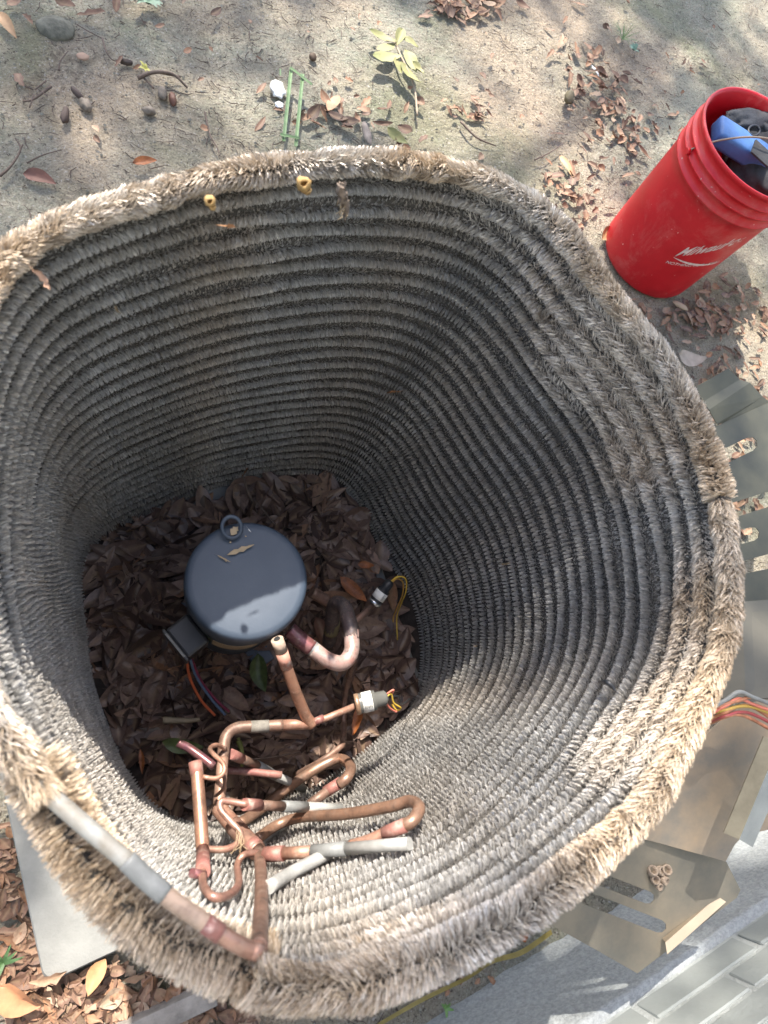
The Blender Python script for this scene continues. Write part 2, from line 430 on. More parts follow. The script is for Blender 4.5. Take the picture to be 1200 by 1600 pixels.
# ------------------------------------------------------------ coil
def smooth_noise(t, f, seed, row):
    """periodic smooth noise in t (0..1), drifting slowly with the row"""
    g = np.random.default_rng(seed); out = np.zeros_like(t)
    for k in range(1, f+1):
        a, b, c = g.uniform(0, 6.28), g.uniform(-.35, .35), g.normal()
        out += c*np.sin(2*np.pi*k*t+a+b*row)
    return out/math.sqrt(f)
coil = empty('condenser_coil', (.15, .13, .03), 'square spine-fin condenser coil open at the top, its bristly rows stacked like a basket', 'coil')
G_T0 = None
for i in range(NROW):
    z = ZB+(ZT-ZB)*i/(NROW-1)
    top = i == NROW-1; upper = i >= NROW-7
    C = row_curve(z, wob=.0009 if not upper else .0016, seed=i)
    seg = np.linalg.norm(np.roll(C, -1, 0)-C, axis=1); Lr = seg.sum(); s_at = np.r_[0, np.cumsum(seg)]
    Cc = np.r_[C, C[:1]]
    # core, tall and dark to close the gaps between rows
    vs, fs = [], []
    Tm = np.roll(C, -1, 0)-np.roll(C, 1, 0); Tm /= np.linalg.norm(Tm, axis=1)[:, None]
    Nm = np.stack([Tm[:, 1], -Tm[:, 0], 0*Tm[:, 0]], 1); Nm /= np.linalg.norm(Nm, axis=1)[:, None]
    sub = slice(None, None, 4)
    ang = np.linspace(0, 2*np.pi, 8, endpoint=False); cr = .0078
    core = (C[sub][:, None, :]+(np.cos(ang)[None, :, None]*.0075*Nm[sub][:, None, :]+.0032*Nm[sub][:, None, :]+np.sin(ang)[None, :, None]*(.0104 if i < NROW-1 else .007)*np.array([0, 0, 1.]))).reshape(-1, 3)
    m = len(C[sub]); ii = np.arange(m)[:, None]*8; jj = (np.arange(8)[None, :]); i2 = ((np.arange(m)+1) % m)[:, None]*8; j2 = (jj+1) % 8
    cf = np.stack([ii+jj, i2+jj, i2+j2, ii+j2], -1).reshape(-1, 4)
    if top:   # the last turn ends where the bare tube takes over: leave the gap open
        pass
    # needles
    per_m = 32000 if top else (23000 if upper else 18000)
    n = int(per_m*Lr*(1.35 if i == NROW-2 else 1))
    s = np.sort(rng.uniform(0, Lr, n)); u = s/Lr
    if top:
        phi = rng.uniform(0, 2*np.pi, n)
    else:
        inn = rng.random(n) < (.55 if i >= NROW-3 else .86)
        phi = np.where(inn, rng.uniform(np.radians(52), np.radians(308), n), rng.uniform(np.radians(-80), np.radians(80), n))
    P = np.stack([np.interp(s, s_at, Cc[:, k]) for k in range(3)], 1)
    idx = np.clip(np.searchsorted(s_at, s)-1, 0, len(C)-1)
    T = Tm[idx]; N = Nm[idx]
    th = np.arctan2(P[:, 1]-.15, P[:, 0]-.14)           # where around the coil
    # combing
    comb = smooth_noise(u, 9, 11, i*.5)
    right = np.exp(-((th-.35)/.75)**2)+.8*np.exp(-((th+1.2)/.9)**2)
    lvl = np.clip((i-(NROW-8))/5, 0, 1)
    patch = np.clip(.8*smooth_noise(u, 14, 21, i*.9)-1.05+2.1*right*lvl+(.38*lvl), 0, 1)
    if top: patch = np.ones(n)
    if i < NROW-9: patch = patch*.15*(smooth_noise(u, 20, 5, i) > 1.4)
    lean = .0095*np.tanh(comb*1.5+1.0*np.sign(np.sin(th*1.5)))*patch
    pq, _ = proj(P); gap = ((pq[:, 0] < 430) & (pq[:, 0] > -60) & (pq[:, 1] > 1190)).astype(float) if i >= NROW-3 else 0*u
    patch = np.maximum(patch, gap)
    # clumps, in columns from row to row
    period = .0062
    ps = (P[:, 0]*np.cos(0)*0+u*2.07)/period+.35*smooth_noise(u, 30, 3, i*.12)
    fr = ps-np.floor(ps)-.5
    cl_amt = np.clip(.55+.5*smooth_noise(u, 6, 8, i*.25), 0, 1)*(1-.8*patch)
    clump = -fr*period*.95*cl_amt
    rt = .0119+.00022*rng.normal(size=n)
    rt = rt+patch*((.0032+.0022*right*lvl) if not top else .0034)*rng.uniform(.4, 1, n)
    if not top: rt = rt+gap*.007*rng.uniform(.5, 1, n)
    if top:
        near = np.exp(-((th+1.45)/.8)**2); rt = rt+.0025*near+.0016*smooth_noise(u, 70, 91, 0)*rng.uniform(.3, 1, n)
    r0 = .0045
    dphi = .16*rng.normal(size=n)*(.2+1.1*patch)
    dphi = dphi+patch*.17*smooth_noise(u, 90, 95+i, 0)
    lean = lean+patch*.0014*smooth_noise(u, 120, 195+i, 0)
    # upper needles of combed rows bend over along the tube
    er = np.cos(phi)[:, None]*N+np.sin(phi)[:, None]*np.array([0, 0, 1.])
    phi2 = phi+dphi
    er2 = np.cos(phi2)[:, None]*N+np.sin(phi2)[:, None]*np.array([0, 0, 1.])
    sj = .00030*rng.normal(size=n)*(1+3.2*patch)
    base = P+er*r0
    mid = P+er*(r0+(rt-r0)*.55)[:, None]+T*(lean*.35+clump*.45+sj*.4)[:, None]
    tip = P+er2*(rt-np.abs(lean)*.30)[:, None]+T*(lean+clump+sj)[:, None]
    q = rng.normal(size=(n, 1)); fl = np.cross(er, T)
    pw_ = (.58+.3*patch)[:, None]; wd = T*pw_*(.6+.4*np.abs(q))*rng.choice([-1, 1], (n, 1))+fl*(1.15-pw_); wd /= np.linalg.norm(wd, axis=1)[:, None]
    w = (.00046 if upper else .00046)
    if top: w = .00050
    rnd = np.clip(.45+.34*rng.normal(size=n)+.25*smooth_noise(u, 25, 31, i*.7)*.6, 0, 1)
    # bright bare fins here and there
    br = (smooth_noise(u, 40, 41+i, 0) > 2.7) & (rng.random(n) < .5) & (i > 19)
    rnd = np.where(br, 1.5, rnd)
    dirt = np.clip(.10+.25*smooth_noise(u, 12, 51, i*.6)+.10*rng.normal(size=n), 0, 1)*.8
    if i >= NROW-7: dirt = np.clip(dirt+.18*patch+.45*right*lvl*patch*(.6+.5*smooth_noise(u, 16, 77, i)), 0, 1)
    if i >= NROW-3: dirt = np.clip(dirt+.5*gap, 0, 1)
    if top: dirt = np.clip(.78+.22*smooth_noise(u, 10, 61, 0)+.12*rng.normal(size=n)-.35*np.exp(-((th-.9)/.35)**2), 0, 1)
    keep = np.ones(n, bool)
    if top:   # stretch of bare tube at the near left corner
        pp, _ = proj(P); keep = ~((pp[:, 0] < 400) & (pp[:, 0] > 52) & (pp[:, 1] > 1235))
    base, mid, tip, wd, rnd, dirt = [q_[keep] for q_ in (base, mid, tip, wd, rnd, dirt)]; n = len(base)
    if upper:
        v = np.stack([base-wd*w, base+wd*w, mid+wd*w*1.05, mid-wd*w*1.05, tip+wd*w*.6, tip-wd*w*.6], 1)
        b0 = np.arange(n)[:, None]*6; fidx = np.concatenate([b0+[0, 1, 2, 3], b0+[3, 2, 4, 5]], 1).ravel(); nv = 6
    else:
        v = np.stack([base-wd*w, base+wd*w, tip+wd*w*.75, tip-wd*w*.75], 1)
        b0 = np.arange(n)[:, None]*4; fidx = (b0+[0, 1, 2, 3]).ravel(); nv = 4
    allv = np.concatenate([v.reshape(-1, 3), core]); off = n*nv
    if top:
        pc, _ = proj(core); bad = (pc[:, 0] < 385) & (pc[:, 0] > 60) & (pc[:, 1] > 1225)
        cf = cf[~bad[cf].any(1)]
    nf = len(fidx)//4
    me = mesh_np('finned_tube', allv, np.r_[fidx, (cf+off).ravel()], 4, M_FIN,
                 attrs={'rnd': np.r_[np.repeat(rnd, nv), np.zeros(len(core))-.0], 'dirt': np.r_[np.repeat(dirt, nv), np.full(len(core), .0)]})
    me.materials.append(M_CORE)
    mi = np.zeros(nf+len(cf), np.int32); mi[nf:] = 1; me.polygons.foreach_set('material_index', mi)
    link('finned_tube', me, coil)
# black zip tie on the right wall, small rust flakes
def wall_in(px, py, d=.004): return pt(px, py, '+%f' % d)

# ------------------------------------------------------------ leaves
def leaf_mesh(name, m, L=.06, Wd=.020, seed=0, kind=0):
    r = random.Random(seed); nx, ny = 7, 4; vs, fs, vein = [], [], []
    curl = r.uniform(-.5, .9); twist = r.uniform(-.6, .6); fold = r.uniform(.1, .7); bend = r.uniform(-.3, .3)
    for i in range(nx+1):
        t = i/nx; w = Wd*.5*(math.sin(math.pi*min(1, t**.8*.97+.015))**.8)
        if kind == 1: w *= 1+.35*math.sin(i*2.6+seed)
        for j in range(ny+1):
            q = (j/ny-.5)*2; x = L*(t-.5); y = q*w+bend*L*(t-.5)**2; z = abs(q)*w*fold+curl*L*.5*(t-.5)**2*1.3+r.uniform(-1, 1)*.0012
            a = twist*(t-.5); y, z = y*math.cos(a)-z*math.sin(a), y*math.sin(a)+z*math.cos(a)
            vs.append((x, y, z)); vein.append(1.0 if j == ny/2 else 0)
    for i in range(nx):
        for j in range(ny):
            a = i*(ny+1)+j; fs.append((a, a+1, a+ny+2, a+ny+1))
    vs.append((-L*.5-.010, 0, curl*L*.2+.001)); vein.append(1); k = ny//2; fs.append((k, k+1, len(vs)-1))
    me = bpy.data.meshes.new(name); me.from_pydata(vs, [], fs)
    a = me.attributes.new('vein', 'FLOAT', 'POINT'); a.data.foreach_set('value', vein)
    for p in me.polygons: p.use_smooth = True
    if m: me.materials.append(m)
    return me
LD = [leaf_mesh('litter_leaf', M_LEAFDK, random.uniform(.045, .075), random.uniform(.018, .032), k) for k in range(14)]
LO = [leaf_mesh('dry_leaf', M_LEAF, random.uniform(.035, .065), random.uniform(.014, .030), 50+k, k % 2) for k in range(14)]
def rot(tilt, yaw, roll=0): return Matrix.Rotation(yaw, 4, 'Z') @ Matrix.Rotation(tilt, 4, 'X') @ Matrix.Rotation(roll, 4, 'Y')
# litter mound inside the coil
n = 70; gx = np.linspace(-.17, .45, n); gy = np.linspace(-.2, .44, n)
def mound(x, y): return .040+.012*mnoise.noise((x*9, y*9, 0))+.006*mnoise.noise((x*40, y*40, 2))
vs = []; fs = []; idm = {}
for a in range(n):
    for b in range(n):
        P = np.array([gx[a], gy[b]])
        if inside(P, .05, -.010) > 0:
            uu = P-PC[:2]; pu = uu@UD[:2]; pv_ = uu@VD[:2]
            h = mound(*P)
            if P[1] > .345-.06*(P[0]-.05) and P[0] < .16 : h = .027
            if pu > .628+.015*math.sin(P[1]*20): h = .026
            idm[(a, b)] = len(vs); vs.append((*P, h))
for (a, b) in idm:
    if all(q in idm for q in ((a+1, b), (a+1, b+1), (a, b+1))): fs.append((idm[(a, b)], idm[(a+1, b)], idm[(a+1, b+1)], idm[(a, b+1)]))
me = bpy.data.meshes.new('litter_bed'); me.from_pydata(vs, [], fs)
for p in me.polygons: p.use_smooth = True
tag(link('litter_bed', me, None, M_SOIL), 'dark crumbled leaf mould on the coil floor', 'leaf mould', kind='stuff')
leaves = []   # (mesh, matrix, zone)
COMPC = np.array([.078, .155])
while len(leaves) < 1400:
    P = np.array([random.uniform(-.16, .43), random.uniform(-.17, .42)])
    if inside(P, .05, .016) < 0: continue
    if np.hypot(*(P-COMPC)) < .06: continue
    uu = P-PC[:2]; pu = uu@UD[:2]
    sparse = (P[1] > .35-.06*(P[0]-.05) and P[0] < .14) or pu > .64
    if sparse and random.random() < .85: continue
    z = mound(*P)+random.uniform(.0, .012)
    if inside(P, .05, .03) < 0: z -= .006
    leaves.append((random.choice(LD), Matrix.Translation((P[0], P[1], z)) @ rot(random.gauss(0, .35), random.uniform(0, 6.28), random.gauss(0, .28)) @ Matrix.Scale(random.choice([random.uniform(.35, .7), random.uniform(.7, 1.1), random.uniform(.9, 1.45)]), 4), 'coil'))
def scatter(px, py, rx, ry, n, sc=(.6, 1.1), zone='out', ang=0):
    c = 0
    while c < n:
        a = random.gauss(0, .5); b = random.gauss(0, .5)
        x = px+rx*a*math.cos(ang)-ry*b*math.sin(ang); y = py+rx*a*math.sin(ang)+ry*b*math.cos(ang)
        P = unproj(x, y, 0); c += 1
        if inside(P, .05, -.04) > 0 and 1: continue
        if (P-WA)@VD < .01: continue
        uu = P[:2]-PC[:2]
        onpad = 0 < uu@UD[:2] < .66 and 0 < uu@VD[:2] < .68
        if onpad and random.random() < .97: continue
        if np.hypot(*(P[:2]-BKC[:2])) < .15: continue
        leaves.append((random.choice(LO), Matrix.Translation((P[0], P[1], .034 if onpad else .004+random.uniform(0, .008))) @ rot(random.gauss(0, .28), random.uniform(0, 6.28), random.gauss(0, .22)) @ Matrix.Scale(random.uniform(*sc), 4), zone))
BKC = unproj(1010, 402, 0)
scatter(935, 130, 50, 110, 85, (.45, .95), ang=-.5)
scatter(985, 200, 60, 60, 34, (.4, .8))
scatter(730, 18, 70, 20, 46, (.5, 1.0))
scatter(735, 180, 36, 24, 16, (.45, .8))
scatter(640, 250, 60, 20, 16, (.4, .8))
scatter(1060, 180, 120, 120, 40, (.2, .5))
scatter(870, 330, 60, 60, 60, (.2, .6))
scatter(530, 185, 100, 30, 26, (.45, 1.0))
scatter(900, 280, 80, 90, 34, (.5, 1.0))
scatter(1120, 490, 80, 60, 130, (.45, .8))
scatter(1140, 600, 60, 60, 90, (.45, .75))
scatter(1160, 740, 40, 120, 60, (.45, .75))
scatter(1020, 500, 40, 50, 30, (.45, .8))
scatter(130, 1560, 200, 60, 230, (.45, .85))
scatter(30, 1430, 50, 110, 70, (.4, .75))
scatter(10, 1330, 20, 40, 16, (.4, .7))
scatter(290, 1590, 120, 30, 60, (.4, .7))
scatter(760, 1540, 90, 30, 12, (.25, .4))
scatter(130, 20, 200, 30, 8, (.6, 1.0))
scatter(300, 130, 300, 110, 14, (.35, .8))
scatter(800, 130, 400, 150, 60, (.25, .7))
def size_px(L):
    p, d = proj(np.array(L[1].translation)); s = L[1].median_scale if hasattr(L[1], 'median_scale') else 1
    x, y = p[0]
    if not (-20 < x < 1220 and -20 < y < 1620): return 0
    xs = [v.co.x for v in L[0].vertices]; ys = [v.co.y for v in L[0].vertices]
    return s*math.sqrt((max(xs)-min(xs))*(max(ys)-min(ys)))/d[0]*(1.12 if L[2] == 'out' else 1)+random.uniform(0, .006)
leaves.sort(key=size_px, reverse=True)
nco = 0; NIND = 285
def where_label(x, y, zone):
    if zone == 'coil':
        w = ('behind the compressor' if y < 830 else 'left of the compressor' if x < 290 and y < 1020 else 'in the near left corner under the wires' if x < 340 else
             'under the copper pipes' if y > 1060 else 'between the compressor and the right wall')
        return 'curled brown leaf lying in the litter '+w, 'loose leaves '+w
    if y > 1150 and x < 500: return 'dry brown leaf on the soil beside the pad corner', 'dry leaves by the pad corner'
    if x > 980 and y > 380: return 'dry tan leaf on the soil below the red bucket', 'dry leaves below the bucket'
    return 'dry brown leaf scattered on the pale sandy soil', 'dry leaves scattered on the sand'
rest = {'coil': [], 'out': []}
for k, (m, mt, zn) in enumerate(leaves):
    if k < NIND:
        o = bpy.data.objects.new('fallen_leaf', m); COL.objects.link(o); o.matrix_world = mt
        x, y = proj(np.array(mt.translation))[0][0]; lb, gr = where_label(x, y, zn)
        lx = max(v.co.x for v in m.vertices)-min(v.co.x for v in m.vertices); ly = max(v.co.y for v in m.vertices)-min(v.co.y for v in m.vertices)
        kd = 'broad' if ly/lx > .47 else 'long narrow' if ly/lx < .36 else 'plain oval'
        lb = lb.replace('curled brown', kd+' brown').replace('dry ', 'dry '+kd+' '); gr = kd+' '+gr; tag(o, lb, 'leaf', gr)
    else: rest[zn].append((m, mt))
for zn, lst in rest.items():
    vs, fs, rn, vn = [], [], [], []
    for m, mt in lst:
        b = len(vs); r_ = random.random(); vs += [tuple(mt @ v.co) for v in m.vertices]; rn += [r_]*len(m.vertices)
        vn += [m.attributes['vein'].data[q].value for q in range(len(m.vertices))]
        fs += [tuple(b+q for q in p.vertices) for p in m.polygons]
    me = bpy.data.meshes.new('leaf_litter'); me.from_pydata(vs, [], fs)
    for nm, vals in (('rnd', rn), ('vein', vn)):
        a = me.attributes.new(nm, 'FLOAT', 'POINT'); a.data.foreach_set('value', vals)
    for p in me.polygons: p.use_smooth = True
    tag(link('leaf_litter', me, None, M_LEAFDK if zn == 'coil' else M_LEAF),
        'thick dark leaf litter covering the coil floor' if zn == 'coil' else 'small dry leaf fragments strewn over the soil', 'leaf litter', kind='stuff')
def one_leaf(px, py, z, yaw_px, L, Wd, m, label, seed, tilt=.2, name='fallen_leaf', flat=None):
    a = unproj(px, py, z); b = unproj(px+math.cos(yaw_px)*20, py+math.sin(yaw_px)*20, z)
    yaw = math.atan2(b[1]-a[1], b[0]-a[0])
    o = link(name, leaf_mesh(name, m, L, Wd, seed)); o.matrix_world = Matrix.Translation(V(a)) @ rot(tilt, yaw)
    return tag(o, label, 'leaf')
one_leaf(552, 921, .075, .75, .062, .022, M_LEAFOR, 'large orange brown leaf left of the silver and black pressure switch', 3)
one_leaf(572, 883, .075, .1, .030, .013, M_LEAFOR, 'small orange leaf near the right wall of the coil floor', 8)
one_leaf(560, 1125, .07, 1.8, .050, .018, M_LEAFOR, 'orange leaf standing under the lower pressure switch', 12, .8)
one_leaf(405, 1052, .075, 1.35, .060, .028, M_LEAFGR, 'dark green leaf between compressor and upright copper pipe', 5)
one_leaf(285, 1166, .085, .15, .060, .022, M_LEAFGR, 'green leaf beside the bent copper pipe at the bottom of the floor', 9)
one_leaf(465, 1092, .08, -.1, .062, .022, leaf_material('pale_leaf', [(0, (.24, .16, .12)), (1, (.28, .19, .14))]), 'pale pinkish leaf behind the bright copper pipe', 16)
one_leaf(505, 990, .07, 1.2, .060, .024, leaf_material('ruddy_leaf', [(0, (.16, .085, .06)), (1, (.2, .1, .07))]), 'reddish leaf under the thick pipe bend', 17)
one_leaf(222, 1190, .08, 1.5, .035, .008, M_LEAFOR, 'thin orange leaf sliver against the left coil wall', 18)
one_leaf(1078, 562, .02, .2, .085, .040, mat('grey_leaf', (.36, .30, .24), .6, noise=.2, scale=40), 'broad grey brown leaf touching the coil above the steel panel', 22, .1)
one_leaf(12, 38, .012, .9, .07, .022, mat('tan_leaf', (.42, .26, .14), .6, noise=.2, scale=40), 'curled tan leaf at the top left corner', 25, .3)
one_leaf(62, 276, .01, .3, .06, .026, mat('maroon_leaf', (.16, .07, .05), .6, noise=.2, scale=40), 'dark reddish leaf on mossy ground left of the coil top', 28, .3)
one_leaf(226, 252, .01, -.1, .05, .018, M_LEAFOR, 'small orange curled leaf just above the coil rim', 29, .3)
one_leaf(520, 162, .012, 2.2, .06, .03, mat('tan_leaf', (.45, .26, .15), .6, noise=.2, scale=40), 'orange tan leaf right of the folded green blades', 30, .3)
one_leaf(885, 258, .01, 1.0, .07, .018, mat('tan_leaf', (.50, .31, .17), .6, noise=.2, scale=40), 'narrow tan leaf on the sand left of the bucket', 31, .2)
one_leaf(948, 365, .012, -.7, .06, .035, mat('amber_leaf', (.36, .22, .11), .6, noise=.2, scale=40), 'amber leaf tucked against the bucket base', 33, .4)
one_leaf(816, 1457, .01, 1.4, .030, .020, M_LEAFOR, 'amber leaf on the soil strip beside the yellow band', 34, .2)
one_leaf(150, 1525, .03, 2.0, .045, .024, mat('amber_leaf', (.46, .25, .12), .6, noise=.2, scale=40), 'bright tan leaf at the pad edge in the sun', 35, .3)
one_leaf(30, 1560, .03, .4, .060, .038, mat('amber_leaf', (.42, .20, .10), .6, noise=.2, scale=40), 'large sunlit orange brown leaf below the pad', 36, .3)
one_leaf(620, 215, .015, .7, .06, .024, M_LEAFYG, 'yellowish curled leaf just above the coil rim', 37, .4)

# debris crumbs on the ground (uncountable)
vs, fs = [], []
def crumb(P, L, w, yaw, curve):
    b = len(vs); d = np.array([math.cos(yaw), math.sin(yaw), 0]); e = np.array([-d[1], d[0], 0])
    a0 = P-d*L/2; a1 = P+e*curve*L; a2 = P+d*L/2
    for q, ww in ((a0, w), (a1, w), (a2, w*.5)):
        vs.extend([tuple(q+e*ww), tuple(q-e*ww), tuple(q+np.array([0, 0, ww*1.6]))])
    for k in (0, 3):
        for x, y in ((0, 1), (1, 2), (2, 0)): fs.append((b+k+x, b+k+y, b+k+3+y, b+k+3+x))
for _ in range(21000):
    px = random.uniform(-60, 1260); py = random.uniform(-60, 900) if random.random() < .85 else random.uniform(900, 1640)
    P = unproj(px, py, 0)
    if inside(P, .05, -.02) > 0 or (P-WA)@VD < .01: continue
    dn = mnoise.fractal((P[0]*2.2, P[1]*2.2, 5), 1, 2, 4)
    if random.random() > .36+1.6*dn: continue
    P[2] = .002+.012*mnoise.fractal((P[0]*3, P[1]*3, 0), 1, 2, 5)-.004
    crumb(P, random.choice([.0015, .002, .003, .003, .004, .006, .012, .03]), random.uniform(.0003, .0011), random.uniform(0, 6.28), random.uniform(-.2, .2))
me = bpy.data.meshes.new('plant_debris'); me.from_pydata(vs, [], fs)
tag(link('plant_debris', me, None, M_TWIG), 'dark crumbs of bark and rootlets sprinkled over the sand', 'debris', kind='stuff')
vs, fs = [], []
for _ in range(1800):
    px = random.uniform(-60, 1260); py = random.uniform(-60, 900) if random.random() < .8 else random.uniform(900, 1640)
    P = unproj(px, py, 0)
    if inside(P, .05, -.02) > 0 or (P-WA)@VD < .01: continue
    P[2] = -.002+.012*mnoise.fractal((P[0]*3, P[1]*3, 0), 1, 2, 5); r = random.choice([.0012, .002, .003, .0045]); b = len(vs)
    for dx, dy, dz in ((1, 0, 0), (0, 1, 0), (-1, 0, 0), (0, -1, 0), (0, 0, .9)): vs.append((P[0]+dx*r*random.uniform(.6, 1.2), P[1]+dy*r*random.uniform(.6, 1.2), P[2]+dz*r))
    for k in range(4): fs.append((b+k, b+(k+1) % 4, b+4))
me = bpy.data.meshes.new('gravel'); me.from_pydata(vs, [], fs)
tag(link('gravel', me, None, M_STONE), 'tiny pebbles and grit on the sand', 'gravel', kind='stuff')

def twig(pts, r, label, m=None, branches=()):
    P = [unproj(a, b, z) for a, b, z in pts]
    t = empty('twig', P[0], label, 'twig')
    tube('stem', P, np.linspace(r, r*.5, len(P)), m or M_TWIG, t, 6)
    for bb in branches: tube('branchlet', [unproj(a, b, z) for a, b, z in bb], r*.5, m or M_TWIG, t, 5)
    return t
twig([(0, 275, .01), (18, 258, .012), (32, 233, .012), (24, 216, .012)], .003, 'forked grey twig at the left edge on mossy ground', branches=[[(32, 233, .012), (36, 226, .016)]])
twig([(42, 255, .008), (65, 243, .012), (96, 234, .008)], .0016, 'thin curved twig near the left edge above the coil')
twig([(80, 135, .01), (52, 155, .01), (36, 158, .01)], .003, 'small star shaped dry twig cluster on the moss', branches=[[(55, 140, .01), (72, 126, .016)], [(53, 148, .01), (46, 168, .01)], [(52, 140, .01), (38, 134, .016)], [(60, 140, .01), (74, 150, .012)]])
twig([(160, 60, .01), (166, 80, .012), (175, 93, .008), (185, 96, .006)], .0022, 'thin crooked twig in the bare upper left ground', branches=[[(160, 60, .01), (140, 50, .01), (120, 38, .01)]])
twig([(92, 110, .01), (94, 96, .012), (106, 80, .01)], .002, 'short bent twig below the mossy stone')
twig([(215, 122, .01), (240, 113, .02), (270, 116, .02), (293, 137, .008)], .0045, 'shaggy dark root piece above the acorns', branches=[[(225, 122, .01), (240, 138, .01)], [(250, 114, .02), (282, 120, .01)]])
twig([(320, 175, .01), (328, 210, .01), (340, 232, .01), (342, 240, .01)], .0022, 'thin dark twig above the coil rim left of the green blades')
twig([(835, 250, .01), (860, 238, .015), (880, 224, .012)], .002, 'thin twig on sand beyond the right shoulder of the coil')
twig([(720, 190, .01), (745, 215, .015), (775, 228, .01)], .003, 'dark rootlet across the sand beyond the coil')
twig([(398, 790, .06), (388, 770, .07), (380, 745, .09)], .0035, 'dark twig leaning on the far coil wall')
twig([(430, 820, .06), (412, 798, .07), (398, 780, .08)], .0022, 'thin grey twig lying behind the compressor')
twig([(372, 1155, .06), (378, 1175, .075), (378, 1198, .08)], .0045, 'green stem standing in the litter beside the bent pipe', mat('green_stem', (.16, .17, .05), .6, noise=.2))
twig([(255, 1125, .075), (290, 1126, .078), (312, 1124, .075)], .0055, 'pale bark strip lying on the litter under the wires', mat('pale_bark', (.30, .25, .17), .7, noise=.3))
twig([(345, 1178, .07), (400, 1186, .08), (470, 1175, .075)], .0022, 'long dark twig on the litter below the pipe')

def stone(px, py, z, r, sq, m, label, cat='stone', name='stone', yaw=0):
    bm = bmesh.new(); bmesh.ops.create_icosphere(bm, subdivisions=3, radius=1)
    am = .55 if 'foil' in m.name else .22
    for v in bm.verts: v.co *= 1+am*mnoise.noise(v.co*1.6+Vector((px, py, 0)))+.09*mnoise.noise(v.co*5+Vector((py, px, 0)))
    o = bm_obj(name, bm, m, None, True); o.matrix_world = Matrix.Translation(V(unproj(px, py, z))) @ Matrix.Rotation(yaw, 4, 'Z') @ Matrix.Diagonal((r*sq[0], r*sq[1], r*sq[2], 1))
    return tag(o, label, cat)
stone(88, 46, -.004, .038, (1, .8, .5), mat('mossy_stone', (.16, .155, .12), .9, noise=.35, scale=50, bump=.8), 'flat mossy stone at the upper left')
stone(890, 152, .012, .018, (.75, 1.25, .7), mat('seed_pod', (.11, .09, .05), .7, noise=.3, scale=60, bump=.5), 'round brown seed pod standing alone on the sand', 'seed pod', 'seed_pod', -.3)
stone(129, 88, .005, .010, (1.2, 1, .4), mat('clay_pebble', (.36, .24, .17), .8), 'small flat pinkish pebble on the upper left ground')
ac = mat('acorn_brown', (.16, .13, .10), .6, noise=.3, scale=90, bump=.5)
stone(254, 146, .008, .014, (.7, 1.2, .7), ac, 'grey brown acorn, left one of two side by side', 'acorn', 'acorn', .2)
stone(270, 155, .008, .013, (.6, 1.3, .7), mat('split_acorn', (.12, .05, .03), .6), 'dark split acorn, right one of two side by side', 'acorn', 'acorn', .2)
stone(233, 173, .006, .012, (1.1, .8, .7), ac, 'small dark acorn below the pair of acorns', 'acorn', 'acorn')
stone(134, 164, .008, .014, (.8, 1.2, .7), ac, 'rounded dark acorn on mossy ground at the left', 'acorn', 'acorn', .5)
stone(102, 180, .008, .013, (.6, 1.6, .7), mat('pod_dark', (.07, .045, .035), .7), 'long dark shrivelled pod on mossy ground at the left', 'seed pod', 'seed_pod', -.1)
stone(197, 97, .006, .010, (1.4, .6, .7), mat('pod_dark', (.07, .05, .04), .7), 'tiny dark pod on bare upper ground', 'seed pod', 'seed_pod')
stone(120, 145, .006, .012, (1.5, .5, .6), mat('pod_dark', (.08, .055, .045), .7), 'small slanted dark pod near the centre of the moss', 'seed pod', 'seed_pod', -.8)
stone(489, 89, .006, .009, (1, 1.1, .9), mat('pod_dark', (.08, .05, .03), .7), 'small square dark clod above the green blades', 'clod', 'soil_clod')
stone(433, 140, .006, .020, (.85, 1.15, .45), M_FOIL, 'crumpled white foil scrap beside the green blades', 'foil scrap', 'foil_scrap')
stone(436, 164, .006, .009, (1, 1, .5), M_FOIL, 'tiny white crumb just below the foil scrap', 'foil scrap', 'foil_scrap')
stone(930, 110, .008, .006, (.6, 3.0, .5), M_FOIL, 'shiny plastic sliver among leaves above the bucket', 'plastic scrap', 'plastic_scrap', .5)
bb = mat('bark_chip', (.30, .25, .21), .85, noise=.3, scale=60, bump=.6)
stone(573, 208, .012, .017, (.6, 1.9, .4), bb, 'grey bark chip touching the coil rim', 'bark chip', 'bark_chip', .15)
stone(1064, 478, .012, .014, (1.6, .6, .4), mat('bark_chip_tan', (.44, .34, .24), .85), 'tan bark chip on leaves below the bucket', 'bark chip', 'bark_chip', -.5)

# folded green blades
gb = empty('grass_blades', unproj(465, 170, 0), 'folded green grass blades forming a narrow frame on the soil', 'grass blade')
def blade(a, b, w):
    A, B = unproj(*a), unproj(*b); d = (B-A)/np.linalg.norm(B-A); e = np.array([-d[1], d[0], 0])*w; c = np.array([0, 0, w*.5])
    sheet('blade', [[A+e+c, A-c*.2, B-c*.2, B+e+c], [A-c*.2, A-e+c, B-e+c, B-c*.2]], M_BLADE, gb, .0006)
blade((455, 108, .034), (443, 221, .030), .0040); blade((473, 116, .034), (462, 229, .030), .0040)
blade((453, 106, .038), (487, 133, .036), .0035); blade((438, 211, .034), (468, 217, .034), .0038); blade((438, 108, .012), (438, 118, .012), .002)
